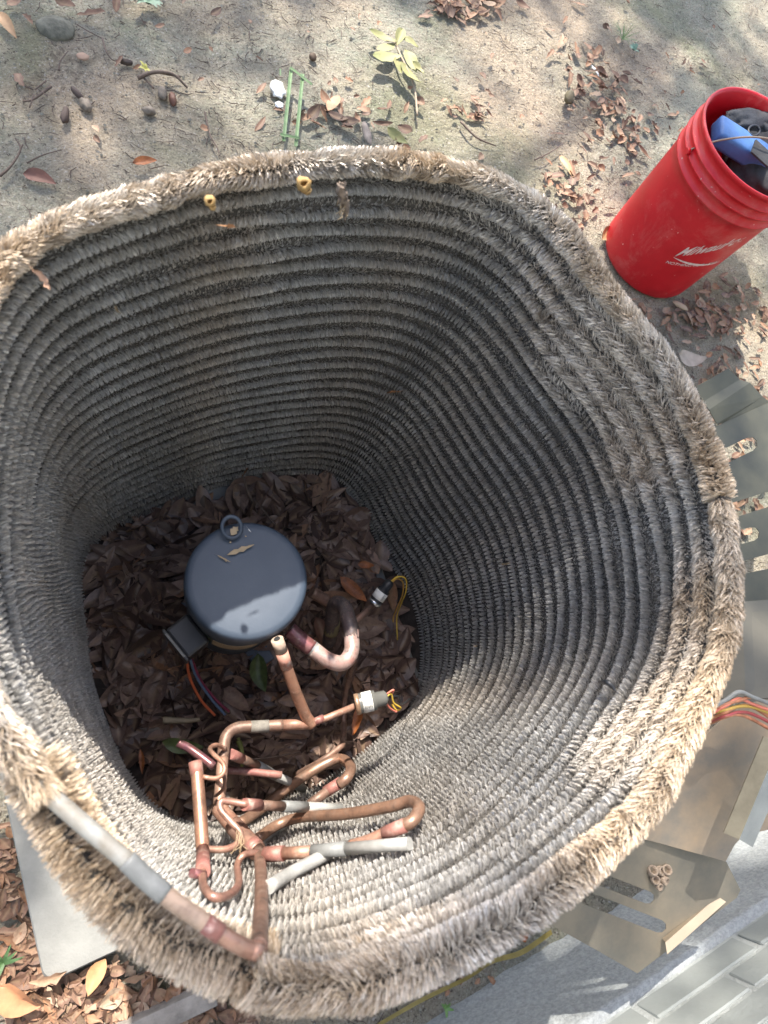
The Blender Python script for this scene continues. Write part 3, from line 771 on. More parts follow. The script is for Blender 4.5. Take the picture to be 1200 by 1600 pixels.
# yellow green sprig
sp = empty('leafy_sprig', unproj(625, 90, 0), 'wilted sprig with yellow green leaves on the sand beyond the coil', 'sprig')
tube('stem', [unproj(*q) for q in ((616, 64, .02), (625, 85, .025), (637, 110, .025), (648, 140, .012), (652, 180, .008))], .0028, mat('sprig_stem', (.34, .27, .19), .7), sp, 6)
for k, (x, y, a, L, w) in enumerate([(598, 60, .45, .075, .028), (605, 74, -.2, .06, .026), (625, 55, -1.2, .065, .026), (640, 66, .5, .05, .024), (603, 90, .1, .08, .034), (622, 102, 1.4, .05, .026), (643, 95, 1.1, .07, .030), (639, 117, .9, .07, .028), (652, 108, 1.0, .04, .02)]):
    A = unproj(x, y, .022+.003*(k % 3)); B = unproj(x+20*math.cos(a), y+20*math.sin(a), .022)
    o = link('leaf', leaf_mesh('leaf', M_LEAFYG, L, w, 70+k)); o.parent = sp; o.matrix_parent_inverse = sp.matrix_world.inverted()
    o.matrix_world = Matrix.Translation(V(A)) @ rot(random.uniform(-.3, .3), math.atan2(B[1]-A[1], B[0]-A[0]))
# little weeds
def weed(px, py, z, n, L, label, w=.0012, spread=1.0, col=(.10, .17, .05)):
    c = unproj(px, py, z); vs, fs = [], []
    for k in range(n):
        a = random.uniform(0, 6.28); d = np.array([math.cos(a), math.sin(a), 0]); e = np.array([-d[1], d[0], 0]); b = len(vs); l = L*random.uniform(.5, 1)
        for t in (0, .4, .75, 1):
            q = c+d*l*t*spread+np.array([0, 0, l*(t-.6*t*t)]); ww = w*(1-t*t*.95); vs += [tuple(q+e*ww), tuple(q-e*ww)]
        for t in range(3): fs.append((b+2*t, b+2*t+1, b+2*t+3, b+2*t+2))
    me = bpy.data.meshes.new('weed'); me.from_pydata(vs, [], fs)
    tag(link('weed', me, None, mat('weed_green', col, .5, noise=.3, scale=50)), label, 'weed')
weed(972, 62, 0, 26, .06, 'thin green grass tuft among leaves above the bucket')
weed(990, 78, .008, 9, .03, 'broad leaved bluish weed beside the grass tuft', .006, 1, (.13, .22, .15))
weed(231, 3, 0, 9, .05, 'small grey green weed at the top edge', .009, 1, (.16, .25, .17))
weed(228, 108, .01, 12, .02, 'tiny yellow lichen bit beside the dark root piece', .004, 1, (.45, .42, .10))
weed(5, 1505, .01, 8, .03, 'tiny green weed at the left edge below the pad', .003, 1, (.07, .14, .05))
weed(697, 1575, .01, 7, .014, 'tiny green sprout by the yellow band', .003, 1, (.13, .24, .07))

# board and yellow band
bm = bmesh.new(); A, B = unproj(200, 1612, .02), unproj(310, 1560, .02); d = B-A
add_box(bm, (A+B)/2, (np.linalg.norm(d)*1.5, .028, .035), Matrix.Rotation(math.atan2(d[1], d[0]), 3, 'Z'))
tag(bm_obj('weathered_board', bm, M_WOOD, bevel=.002), 'weathered grey board half buried below the coil at the bottom edge', 'board')
Pb = catmull([unproj(*q) for q in ((590, 1602, .012), (660, 1562, .014), (730, 1528, .016), (770, 1502, .016), (815, 1488, .016), (862, 1456, .016))], 8)
vs, fs = [], []
for k, p in enumerate(Pb):
    dd = Pb[min(k+1, len(Pb)-1)]-Pb[max(k-1, 0)]; e = np.cross(dd, [0, 0, 1]); e /= np.linalg.norm(e)
    ww = .0026+.0016*(k/len(Pb)); tw = .3*math.sin(k*.25)
    e = e*math.cos(tw)+np.array([0, 0, math.sin(tw)]); vs += [tuple(p+e*ww), tuple(p-e*ww)]
fs = [(2*k, 2*k+1, 2*k+3, 2*k+2) for k in range(len(Pb)-1)]
bm = bmesh.new(); bv = [bm.verts.new(v) for v in vs]; [bm.faces.new([bv[q] for q in f]) for f in fs]
bmesh.ops.solidify(bm, geom=bm.faces[:], thickness=.001)
tag(bm_obj('yellow_band', bm, mat('yellow_strap', (.42, .34, .11), .5, noise=.15, scale=50)), 'narrow yellow plastic band lying between the coil and the wall', 'band')

# ------------------------------------------------------------ compressor
CZ = .33; CR = .0775
cc = unproj(387, 906, CZ); cx, cy = cc[0], cc[1]
comp = empty('compressor', (cx, cy, .05), 'dark blue grey cylindrical compressor standing on the leaf covered coil floor', 'compressor')
lathe('shell', [(.0, .05), (CR*.80, .05), (CR*.9, .062), (CR*.93, .075), (CR*.93, CZ-.045)], M_COMP, comp, 72, (cx, cy, 0))
lathe('cap', [(CR*.985, CZ-.048), (CR*1.0, CZ-.044), (CR*1.0, CZ-.012), (CR*.992, CZ-.0065), (CR*.97, CZ-.0025), (CR*.93, CZ-.0003), (CR*.85, CZ+.0006), (CR*.6, CZ+.001), (CR*.3, CZ+.0012), (.0001, CZ+.0013)], M_COMP, comp, 96, (cx, cy, 0))
lathe('weld_ring', [(CR*.93, CZ-.051), (CR*.975, CZ-.052), (CR*.985, CZ-.0485), (CR*.93, CZ-.046)], M_BLACK, comp, 72, (cx, cy, 0))
# dome debris
for k, (x, y, L, w) in enumerate([(372, 860, .016, .004), (352, 876, .006, .0012), (378, 854, .010, .0015)]):
    pass
rp = unproj(362, 824, CZ+.012)
bm = bmesh.new()
ringv = []
for a in range(28):
    t = 2*math.pi*a/28
    for (rr, hh) in ((.0098, -.0009), (.0142, -.0009), (.0142, .0009), (.0098, .0009)):
        ringv.append(bm.verts.new((rr*math.cos(t), rr*math.sin(t)*1.15, hh)))
for a in range(28):
    b = (a+1) % 28
    for q in range(4): bm.faces.new((ringv[a*4+q], ringv[a*4+(q+1) % 4], ringv[b*4+(q+1) % 4], ringv[b*4+q]))
o = bm_obj('lifting_ring', bm, M_COMP, comp, True)
o.matrix_world = Matrix.Translation(V(rp)) @ Matrix.Rotation(.2, 4, 'Z') @ Matrix.Rotation(.35, 4, 'X')
# label on the shell facing the camera
def shell_patch(name, a0, a1, z0, z1, r, m, parent, cxy=(cx, cy), th=.0006, n=14):
    vs, fs = [], []
    for k in range(n+1):
        a = a0+(a1-a0)*k/n
        for z in (z0, z1): vs.append((cxy[0]+r*math.cos(a), cxy[1]+r*math.sin(a), z))
    for k in range(n): fs.append((2*k, 2*k+2, 2*k+3, 2*k+1))
    bm = bmesh.new(); bv = [bm.verts.new(v) for v in vs]; [bm.faces.new([bv[q] for q in f]) for f in fs]
    bmesh.ops.recalc_face_normals(bm, faces=bm.faces[:]); bmesh.ops.solidify(bm, geom=bm.faces[:], thickness=-th)
    return bm_obj(name, bm, m, parent, False)
shell_patch('label', math.radians(238), math.radians(290), .165, .215, CR*.935, mat('aged_cream_label', (.42, .33, .22), .6, noise=.15, scale=60), comp)
shell_patch('label', math.radians(220), math.radians(236), .165, .215, CR*.935, mat('green_label', (.04, .07, .03), .6, noise=.3, scale=60), comp)
# terminal box on the lower left
tA = unproj(288, 1000, .20); dirb = np.array([tA[0]-cx, tA[1]-cy]); dirb /= np.linalg.norm(dirb)
yb = math.atan2(dirb[1], dirb[0]); bc = np.array([cx, cy, .195])+np.array([dirb[0], dirb[1], 0])*(CR+.013)
bm = bmesh.new(); add_box(bm, bc, (.036, .050, .062), Matrix.Rotation(yb, 3, 'Z')); tb = bm_obj('terminal_box', bm, M_BLACK, comp, bevel=.004)
bm = bmesh.new(); add_box(bm, bc+np.array([dirb[0], dirb[1], 0])*.0195, (.004, .053, .066), Matrix.Rotation(yb, 3, 'Z')); bm_obj('terminal_cover', bm, mat('box_cover', (.06, .062, .065), .45), comp, bevel=.0015)
bm = bmesh.new(); add_box(bm, bc+np.array([dirb[0], dirb[1], 0])*.0200+np.array([0, 0, .033]), (.003, .040, .0012), Matrix.Rotation(yb, 3, 'Z')); bm_obj('cover_edge', bm, M_GREY, comp)
for k in range(3):
    a = math.radians(60+120*k); bm = bmesh.new()
    add_box(bm, (cx+math.cos(a)*CR*1.05, cy+math.sin(a)*CR*1.05, .053), (.045, .035, .006), Matrix.Rotation(a, 3, 'Z')); bm_obj('mounting_foot', bm, M_COMP, comp, bevel=.002)
for pts, m in (([(291, 1025, .15), (297, 1060, .11), (315, 1095, .085), (336, 1118, .075)], M_ORW), ([(296, 1027, .15), (307, 1058, .11), (330, 1092, .085), (352, 1117, .075)], M_BLUW), ([(299, 1030, .14), (315, 1065, .10), (338, 1094, .08), (358, 1112, .072)], M_MAR)):
    tube('lead_wire', [unproj(*q) for q in pts], .0021, m, comp, 8)
# debris on the cap
def flake(px, py, z, L, w, yaw, m, label, cat='leaf scrap', name='leaf_scrap'):
    o = link(name, leaf_mesh(name, m, L, w, int(px+py), 1)); o.matrix_world = Matrix.Translation(V(unproj(px, py, z))) @ rot(.05, yaw) @ Matrix.Diagonal((1, 1, .3, 1))
    return tag(o, label, cat)
mf = mat('dry_scrap', (.42, .32, .20), .7, noise=.2)
flake(376, 859, CZ+.005, .036, .006, .35, mf, 'dry tan leaf scrap on the compressor lid', )
flake(366, 829, CZ+.006, .014, .009, .9, mf, 'tan leaf scrap inside the lifting ring')
flake(350, 873, CZ+.005, .018, .002, -.5, mf, 'thin broken stalk on the compressor lid left of centre')
flake(390, 829, CZ+.006, .006, .0012, -.9, M_WHITE, 'tiny white fleck on the lid near the ring', 'fleck', 'fleck')
for (x, y, r_) in ((353, 876, .0013), (384, 838, .001), (360, 847, .0012)):
    stone(x, y, CZ+.0045, r_, (1, 1, .4), mf, 'tiny pale speck stuck on the compressor lid', 'speck', 'speck')['group'] = 'specks on the compressor lid'

# ------------------------------------------------------------ pipework
def pipe(name, pts, wpx, m, parent, seg=14, **kw):
    P = [pt(*q) for q in pts]
    if parent.name.startswith('copper_pipework'):
        for k_, q in enumerate(pts):
            lim = min(.688, wz(q[0], q[1])+.013+wpx/2*.6/F)
            if lim > .09 and P[k_][2] < lim: P[k_] = unproj(q[0], q[1], lim)
    d = proj(np.array(P))[1].mean(); return tube(name, P, wpx/2*d/F*.95, m, parent, seg, **kw)
suc = empty('suction_pipe', unproj(500, 1000, .2), 'thick bent suction pipe with a purple end right of the compressor', 'pipe')
pipe('heat_tinted_end', [(452, 984, .245), (470, 1000, .245), (487, 1013, .245)], 27, M_CUV, suc)
pipe('joint_ring', [(484, 1010, .245), (493, 1017, .245)], 26, mat('solder', (.42, .41, .40), .35, .6, noise=.3, scale=120), suc)
pipe('lower_bend', [(490, 1015, .245), (512, 1031, .245), (535, 1036, .24), (549, 1018, .235), (549, 985, .23)], 26, copper('smoky_copper', (.48, .22, .18), (.50, .40, .36), (.22, .15, .14), .5, .3), suc)
pipe('upper_bend', [(550, 1000, .232), (546, 972, .228), (536, 946, .21), (522, 946, .18), (518, 980, .13), (514, 1005, .09)], 24, M_DKPIPE, suc)
pipe('joint_band', [(520, 972, .14), (517, 988, .118)], 24, mat('olive_band', (.20, .17, .09), .6), suc)
pipe('rear_run', [(487, 925, .13), (508, 938, .12), (522, 950, .11)], 20, M_CUD, suc)
pipe('foot_run', [(555, 1030, .16), (545, 1060, .11), (538, 1100, .08), (537, 1150, .085), (536, 1168, .09)], 9, M_CUD, suc)
def switch(parent, A, B, r, bodym, capm, wires):
    """pressure switch: body from A to B with label band, cap and wires"""
    A, B = np.array(A), np.array(B); d = (B-A)/np.linalg.norm(B-A); L = np.linalg.norm(B-A)
    q = lambda t: A+d*L*t
    sw = tube('pressure_switch', [q(0), q(.12), q(.14), q(.62), q(.63), q(.92), q(1)], np.array([.62, 1.0, 1.0, 1.0, .78, .72, .4])*r, bodym, parent, 20, smooth_pts=0)
    tube('label', [q(.22), q(.52)], r*1.03, M_WHITE, sw, 20, smooth_pts=0)
    tube('collar', [q(.0), q(.13)], r*1.05, capm, sw, 20, smooth_pts=0)
    s = np.cross(d, [0, 0, 1]); s /= np.linalg.norm(s); up = np.cross(s, d)
    for k in range(6):
        c = q(.27+.04*k)+up*r*1.045*.92+s*r*.35; bm = bmesh.new()
        add_box(bm, c, (r*.55*(1 if k % 2 else .7), r*.06, .0004), Matrix([list(s), list(d), list(up)]).transposed()); bm_obj('label_print', bm, M_INK, sw)
    for wp, m in wires: tube('wire', [pt(*w) for w in wp], .0013, m, sw, 7)
pipe('sensor_stem', [(549, 976, .20), (565, 962, .19), (583, 944, .18)], 11, M_CUD, suc, smooth_pts=0)
switch(suc, unproj(584, 943, .18), unproj(611, 907, .20), .0105, M_BLACK, M_ZINC,
       [([(610, 909, .20), (622, 901, .21), (634, 905, .20), (634, 925, .17), (626, 945, .12), (620, 965, .08), (621, 1000, .065)], M_YEL),
        ([(611, 911, .20), (621, 904, .205), (630, 911, .19), (628, 932, .15), (616, 960, .09), (614, 972, .08)], mat('ochre_wire', (.45, .25, .05), .5))])

pw = empty('copper_pipework', unproj(400, 1250, .3), 'tangle of copper pipes and pale stubs against the near wall of the coil', 'pipework')
pipe('open_stub', [(433, 999, .33), (440, 1018, .32)], 21, mat('crusted_white_copper', (.42, .32, .25), .7, noise=.2, scale=80, bump=.5), pw, smooth_pts=0)
tube('bore_shade', [unproj(432.6, 997.6, .3306), unproj(433.6, 1000, .3290)], .0042, M_INK, pw, 14, smooth_pts=0)  # black disc painting the shade inside the open pipe end
pipe('stub_joint', [(440, 1018, .32), (448, 1042, .305)], 21, copper('flame_copper', (.75, .36, .24), (.72, .18, .14), (.75, .6, .52), .5, .3), pw, smooth_pts=0)
pipe('upright_pipe', [(447, 1040, .306), (460, 1076, .285), (474, 1110, .262), (480, 1122, .255), (489, 1133, .25)], 19, copper('upright_copper', (.58, .27, .15), (.44, .21, .13), (.66, .40, .27)), pw)
pipe('switch_branch', [(484, 1130, .252), (510, 1122, .255), (556, 1103, .26)], 11, M_CU, pw, smooth_pts=0)
pipe('solder_joint', [(492, 1128, .253), (506, 1122, .254)], 13, M_CUP, pw, smooth_pts=0)
switch(pw, unproj(555, 1101, .262), unproj(606, 1089, .272), .0135, mat('clear_cap', (.13, .13, .12), .25), copper('brass_hex', (.50, .30, .16), (.42, .22, .12)),
       [([(602, 1086, .27), (614, 1078, .275), (613, 1083, .27), (603, 1088, .265)], M_PINKW),
        ([(603, 1090, .27), (611, 1084, .27), (615, 1098, .26), (626, 1106, .25), (620, 1110, .245), (612, 1100, .25)], M_YEL),
        ([(602, 1094, .27), (608, 1105, .26), (618, 1112, .25), (620, 1111, .25)], M_PINKW),
        ([(604, 1091, .27), (622, 1088, .25), (628, 1100, .22), (640, 1092, .14)], M_BLACK)])
pipe('cross_pipe', [(486, 1131, .25), (440, 1133, .25)], 17, M_CU, pw, smooth_pts=0)  # sunlit stretch of the pipe: brighter copper carries the light
pipe('cross_bend', [(442, 1133, .25), (410, 1135, .25), (372, 1137, .25), (354, 1150, .255), (349, 1175, .262), (347, 1195, .27)], 19, M_CUD, pw)  # shaded stretch of the same pipe: shadow put into the darker copper
pipe('grey_tape', [(420, 1134.5, .25), (392, 1136, .25)], 20, mat('dusty_tape', (.20, .185, .16), .8, noise=.3, scale=100), pw, smooth_pts=0)
pipe('down_pipe', [(348, 1185, .268), (345, 1225, .285), (342, 1262, .30)], 19, copper('pink_tan_copper', (.60, .33, .22), (.50, .27, .17), (.68, .46, .34)), pw)  # back in the sun: light put into the paler copper
pipe('tee_neck', [(342, 1262, .30), (358, 1282, .315), (368, 1292, .325)], 27, M_CU, pw)
pipe('tee_body', [(364, 1289, .323), (385, 1312, .345), (402, 1330, .36)], 30, copper('tee_brown', (.36, .18, .12), (.46, .23, .15), (.22, .13, .10)), pw)
pipe('tee_ring', [(392, 1320, .352), (400, 1328, .358)], 32, M_CUP, pw, smooth_pts=0)
pipe('riser_pipe', [(404, 1328, .365), (408, 1370, .43), (408, 1420, .51), (405, 1465, .60), (404, 1482, .65)], 24, M_CUD, pw)
pipe('riser_elbow', [(404, 1470, .63), (404, 1486, .668), (392, 1485, .682), (365, 1472, .688), (340, 1456, .69)], 27, copper('elbow', (.50, .24, .16), (.40, .21, .14), (.55, .38, .3)), pw)
pipe('elbow_joint', [(345, 1460, .69), (320, 1442, .69)], 31, M_CUP, pw, smooth_pts=0)
pipe('reducer', [(325, 1445, .69), (290, 1422, .69), (255, 1396, .69)], 29, copper('dusty_copper', (.46, .30, .20), (.40, .27, .19), (.52, .42, .33), .55, .2), pw)
pipe('grey_sleeve', [(258, 1398, .69), (225, 1370, .69), (198, 1344, .69)], 33, M_GREY, pw)
pipe('aluminium_end', [(202, 1348, .69), (150, 1305, .69), (100, 1262, .688), (62, 1230, .684), (40, 1214, .68)], 29, mat('dusty_aluminium', (.20, .165, .12), .6, .1, col2=(.34, .34, .32), scale=35), pw)
# left manifold
pipe('manifold_pipe', [(307, 1196, .33), (312, 1260, .35), (317, 1330, .37)], 21, copper('orange_copper', (.62, .27, .13), (.42, .20, .12), (.66, .37, .22)), pw)
pipe('manifold_cap', [(305, 1190, .33), (308, 1212, .334)], 22, M_CUP, pw, smooth_pts=0)
pipe('manifold_foot', [(317, 1328, .37), (317, 1362, .38)], 23, M_CUP, pw, smooth_pts=0)
pipe('drop_fitting', [(300, 1364, .36), (318, 1368, .382)], 15, M_CUV, pw, smooth_pts=0)
pipe('trap_tube', [(317, 1358, .384), (318, 1384, .40), (335, 1402, .42), (360, 1397, .425), (373, 1380, .42), (371, 1352, .41), (381, 1336, .40), (404, 1332, .385)], 12.5, copper('trap_copper', (.46, .20, .15), (.52, .27, .18), (.36, .15, .13)), pw)
pipe('feeder_tube', [(325, 1327, .372), (352, 1327, .38), (371, 1318, .385), (376, 1302, .385), (360, 1283, .38), (345, 1265, .375), (346, 1252, .372), (362, 1245+8, .37), (386, 1257, .37)], 11, copper('feeder', (.50, .23, .16), (.58, .32, .22), (.36, .17, .12)), pw)
pipe('feeder_tube', [(317, 1214, .34), (338, 1216, .345), (350, 1206, .345), (348, 1192, .34), (335, 1180, .33), (328, 1170, .31), (338, 1164, .29), (352, 1170, .27)], 7.5, M_CU, pw)
pipe('spiral_tube', [(350, 1212, .34), (351, 1228, .33), (342, 1240, .32), (336, 1243, .31)], 6, M_CUD, pw)
pipe('rear_header', [(278, 1160, .20), (300, 1172, .20), (335, 1198, .21)], 14, M_CUV, pw)
pipe('rear_run', [(350, 1203, .20), (390, 1206, .2), (440, 1211, .2)], 12, M_CUP, pw)
# pale stubs
def stub(p0, p1, p2, p3, w, z):
    (a, b), (c, d), (e, f_), (g, h) = p0, p1, p2, p3
    z0, z1 = z
    t = lambda x, A, B: (x-A)/(B-A)
    zz = lambda x: z0+(z1-z0)*t(x, a, g)
    pipe('copper_joint', [(a, b, zz(a)), (a+(c-a)*.4, b+(d-b)*.4, zz(a+(c-a)*.4))], w*1.22, M_CUP, pw, smooth_pts=0)
    pipe('copper_stub', [(a+(c-a)*.38, b+(d-b)*.38, zz(a+(c-a)*.38)), (c, d, zz(c))], w, M_CU if w > 19 else M_CUD, pw, smooth_pts=0)
    pipe('grey_sleeve', [(c, d, zz(c)), (e, f_, zz(e))], w*1.12, M_GREY, pw, smooth_pts=0)
    pipe('aluminium_tube', [(e, f_, zz(e)), (g, h, zz(g))], w*1.0, M_ALU, pw, smooth_pts=0)
za = wz(530, 1262)
stub((382, 1257), (442, 1260), (478, 1261), (532, 1263), 16, (.37, za+.004))
zb = wz(640, 1320)
stub((414, 1335), (488, 1331), (541, 1326), (640, 1318), 20, (.40, zb+.0))
zc = wz(470, 1227)
stub((360, 1178), (402, 1196), (430, 1212), (474, 1232), 14, (.25, max(.08, zc)))
def wallpipe(name, pts, w, m, off='+0.012'): return pipe(name, [(a, b, off) for a, b in pts], w, m, pw)
pipe('aluminium_tube', [(420, 1386, '+0.0'), (455, 1364, '+0.010'), (500, 1340, '+0.02'), (515, 1330, '+0.012')], 21, M_ALU, pw)
pipe('aluminium_tube', [(395, 1322, '+0.02'), (425, 1300, '+0.02'), (455, 1279, '+0.004')], 15, M_ALU, pw)
pipe('return_bend', [(400, 1312, '+0.05'), (432, 1290, '+0.06'), (470, 1277, '+0.065'), (540, 1272, '+0.065'), (610, 1260, '+0.06'), (640, 1252, '+0.055'), (655, 1262, '+0.05'), (645, 1282, '+0.045'), (630, 1290, '+0.04')], 19, copper('bend_brown', (.34, .18, .11), (.44, .23, .13), (.25, .15, .10)), pw)
pipe('bend_joint', [(634, 1289, '+0.042'), (600, 1303, '+0.035')], 23, M_CUP, pw, smooth_pts=0)
pipe('bend_end', [(605, 1301, '+0.036'), (575, 1314, '+0.028'), (548, 1322, '+0.02')], 20, M_CU, pw)
pipe('return_bend', [(372, 1288, '+0.05'), (405, 1266, '+0.06'), (440, 1238, '+0.07'), (480, 1210, '+0.085'), (515, 1190, '+0.09'), (535, 1186, '+0.09'), (548, 1198, '+0.085'), (543, 1214, '+0.08'), (530, 1226, '+0.07')], 17, copper('bend_brown', (.32, .17, .11), (.44, .23, .13), (.25, .15, .10)), pw)
pipe('bend_joint', [(533, 1222, '+0.072'), (508, 1238, '+0.06')], 19, M_CUP, pw, smooth_pts=0)
pipe('bend_end', [(512, 1236, '+0.062'), (496, 1248, '+0.05'), (484, 1257, '+0.03')], 16, M_CUD, pw)
pipe('capillary_tube', [(462, 1211, '+0.03'), (500, 1190, .12), (528, 1170, .12), (536, 1158, .11), (537, 1120, .07)], 10, M_CUD, pw)
# strands of stray fibre on the pipes
for k in range(6):
    x, y = 372+random.uniform(-3, 6), 1298+random.uniform(-4, 6)
    tube('fibre', [pt(x, y, .40), pt(x+random.uniform(-4, 8), y+18, .405), pt(x+random.uniform(-18, 14), y+34, .40)], .0004, mf, pw, 4)

# ------------------------------------------------------------ small things on the coil
def rough_up(o, amp, f):
    for v in o.data.vertices: v.co += Vector([mnoise.noise(v.co*f+Vector((k*9, 0, 3))) for k in range(3)])*amp
def wasp_cell(px, py, z, r, label, yaw):
    e = empty('wasp_nest', unproj(px, py, z), label, 'wasp nest')
    prof = [(r*.45, -.6*r), (r*.85, -.2*r), (r*1.0, .2*r), (r*.9, .7*r), (r*.6, .95*r), (r*.42, .9*r), (r*.38, .2*r), (r*.3, -.2*r), (.0001, -.3*r)]
    o = lathe('cell', prof, M_NEST, e, 9); o.matrix_world = Matrix.Translation(V(unproj(px, py, z))) @ (Vector((0, 0, H))-V(unproj(px, py, z))).to_track_quat('Z', 'Y').to_matrix().to_4x4() @ Matrix.Rotation(.25*yaw, 4, 'X')
    rough_up(o, r*.45, 160)
    o2 = lathe('cell', [(r*.3, -.3*r), (r*.6, 0), (r*.62, .4*r), (r*.5, .55*r), (r*.36, .5*r), (.0001, 0)], M_NEST, e, 8); o2.matrix_world = Matrix.Translation(V(unproj(px+4, py+11, z-.004)))
wasp_cell(475, 288, .700, .0068, 'yellow wasp cell with a round hole, right of two on the far rim', .2)
wasp_cell(328, 314, .696, .0047, 'smaller broken yellow wasp cell, left of two on the far rim', .7)
dn = empty('cocoon', unproj(537, 320, .69), 'shaggy brown cocoon hanging on the far coil rim', 'cocoon')
rough_up(tube('husk', [unproj(533, 285, .705), unproj(535, 305, .695), unproj(540, 325, .68), unproj(539, 343, .66)], [.0035, .0045, .0035, .0012], mat('husk_brown', (.20, .155, .12), .9, noise=.4, scale=300, bump=1, bscale=500), dn, 10), .0045, 220)
for k in range(14):
    p_ = unproj(536+random.uniform(-9, 9), 300+k*3, .69)
    tube('fibre', [p_, p_+np.array([random.uniform(-.005, .005), random.uniform(-.006, .002), -.005])], .0004, mf, dn, 4, smooth_pts=0)
for (x, y, z, s_) in ((325, 318, .68, 1),):
    pass
def scrap(px, py, off, L, label, m=M_RUST, w=.4):
    A = pt(px, py, off); o = link('leaf_scrap', leaf_mesh('leaf_scrap', m, L, L*w, int(px), 1)); o.matrix_world = Matrix.Translation(V(A)) @ rot(1.1, random.uniform(0, 6.28), .4)
    tag(o, label, 'leaf scrap')
scrap(613, 613, '+0.006', .016, 'orange leaf scrap caught on the fins in the middle of the far right corner')
scrap(383, 738, '+0.008', .018, 'rusty leaf scrap caught low on the far wall')
scrap(360, 352, .672, .009, 'orange crumb caught below the left wasp cell')
scrap(184, 484, '+0.01', .008, 'pale crumb caught high on the left part of the far wall', mf)
scrap(790, 880, '+0.008', .018, 'pale leaf scrap caught on the right wall', mf, .25)
scrap(743, 1010, '+0.006', .006, 'tiny pale crumb on the lower right wall', mf)
scrap(70, 435, .69, .018, 'pinkish crumbly debris on the fins near the left edge', mat('pink_crumb', (.5, .3, .2), .8))
tube_z = tag(tube('zip_tie', [pt(936, 1066, '+0.012'), pt(948, 1066, '+0.02'), pt(956, 1072, '+0.012'), pt(962, 1080, '+0.01')], [.0012, .003, .0026, .001], M_BLACK, None, 7), 'small black tie knotted on the fins of the right wall', 'zip tie')

# ------------------------------------------------------------ steel parts at the right
def slotted(name, outer, slots, m, parent, th=.0012):
    """flat sheet from pixel outline at given heights, slots cut through"""
    bm = bmesh.new()
    P = [unproj(*q) for q in outer]; o3 = sum(P)/len(P)
    # plane fit
    u_, s_, vt = np.linalg.svd(np.array(P)-o3); e1, e2, nn = vt
    def to2(p): d = p-o3; return np.array([d@e1, d@e2])
    def ray(px, py):
        o = np.array([0, 0, H]); d = unproj(px, py, 0)-o; t = ((o3-o)@nn)/(d@nn); return o+t*d
    loops = [[to2(ray(q[0], q[1])) for q in outer]]+[[to2(ray(*q)) for q in sl_] for sl_ in slots]
    edges = []
    for lp in loops:
        vv = [bm.verts.new((p[0], p[1], 0)) for p in lp]
        for k in range(len(vv)): edges.append(bm.edges.new((vv[k], vv[(k+1) % len(vv)])))
    bmesh.ops.triangle_fill(bm, use_beauty=True, use_dissolve=False, edges=edges)
    # drop faces inside slots
    def inpoly(p, poly):
        c = False; j = len(poly)-1
        for i in range(len(poly)):
            if (poly[i][1] > p[1]) != (poly[j][1] > p[1]) and p[0] < (poly[j][0]-poly[i][0])*(p[1]-poly[i][1])/(poly[j][1]-poly[i][1])+poly[i][0]: c = not c
            j = i
        return c
    dead = [f for f in bm.faces if any(inpoly(f.calc_center_median(), lp) for lp in loops[1:]) or not inpoly(f.calc_center_median(), loops[0])]
    bmesh.ops.delete(bm, geom=dead, context='FACES')
    bmesh.ops.recalc_face_normals(bm, faces=bm.faces[:]); bmesh.ops.solidify(bm, geom=bm.faces[:], thickness=th)
    mt = Matrix([[e1[0], e2[0], nn[0], o3[0]], [e1[1], e2[1], nn[1], o3[1]], [e1[2], e2[2], nn[2], o3[2]], [0, 0, 0, 1]])
    bmesh.ops.transform(bm, matrix=mt, verts=bm.verts[:])
    return bm_obj(name, bm, m, parent)
def slot(x0, y0, x1, y1, w, k0=True, k1=True):
    a = math.atan2(y1-y0, x1-x0); out = []
    for (cx_, cy_, s) in ((x0, y0, math.pi/2), (x1, y1, -math.pi/2)):
        for k in range(5): t = a+s+math.pi*k/4; out.append((cx_+w/2*math.cos(t), cy_+w/2*math.sin(t)))
    return out
lp = empty('louvre_panel', unproj(1170, 800, .30), 'olive steel side panel with cut slots beside the right edge of the coil', 'panel')
zp = .30
def L3(x, y, z=zp): return (x, y, z)
slotted('panel_sheet', [(1070, 690, zp), (1128, 662, zp), (1165, 645, zp), (1203, 628, zp), (1300, 600, zp), (1300, 790, zp), (1200, 768, zp), (1150, 784, zp), (1080, 800, zp)],
        [slot(1110, 724, 1172, 694, 22)], M_STEELD, lp)
sheet('bent_flange', [[unproj(1088, 604, zp+.03), unproj(1138, 576, zp+.03), unproj(1156, 593, zp+.018), unproj(1098, 628, zp+.018)],
                      [unproj(1098, 628, zp+.018), unproj(1156, 593, zp+.018), unproj(1172, 598, zp+.02), unproj(1108, 640, zp+.02)],
                      [unproj(1108, 640, zp+.02), unproj(1172, 598, zp+.02), unproj(1192, 620, zp+.006), unproj(1120, 662, zp+.006)],
                      [unproj(1120, 662, zp+.006), unproj(1192, 620, zp+.006), unproj(1203, 628, zp), unproj(1165, 645, zp), unproj(1128, 662, zp)]], M_STEELD, lp)
slotted('panel_sheet', [(1080, 834, zp), (1150, 808, zp), (1300, 760, zp), (1300, 850, zp), (1200, 866, zp), (1155, 878, zp), (1085, 892, zp)], [slot(1130, 846, 1176, 834, 22)], M_STEELD, lp)
slotted('panel_sheet', [(1085, 915, zp), (1170, 895, zp), (1300, 868, zp), (1300, 930, zp), (1200, 938, zp), (1090, 945, zp)], [], M_STEELD, lp)
slotted('panel_end', [(1085, 946, zp), (1200, 939, zp), (1300, 932, zp), (1300, 1090, zp-.02), (1130, 1100, zp-.02), (1085, 1080, zp-.02)], [], M_STEEL, lp)

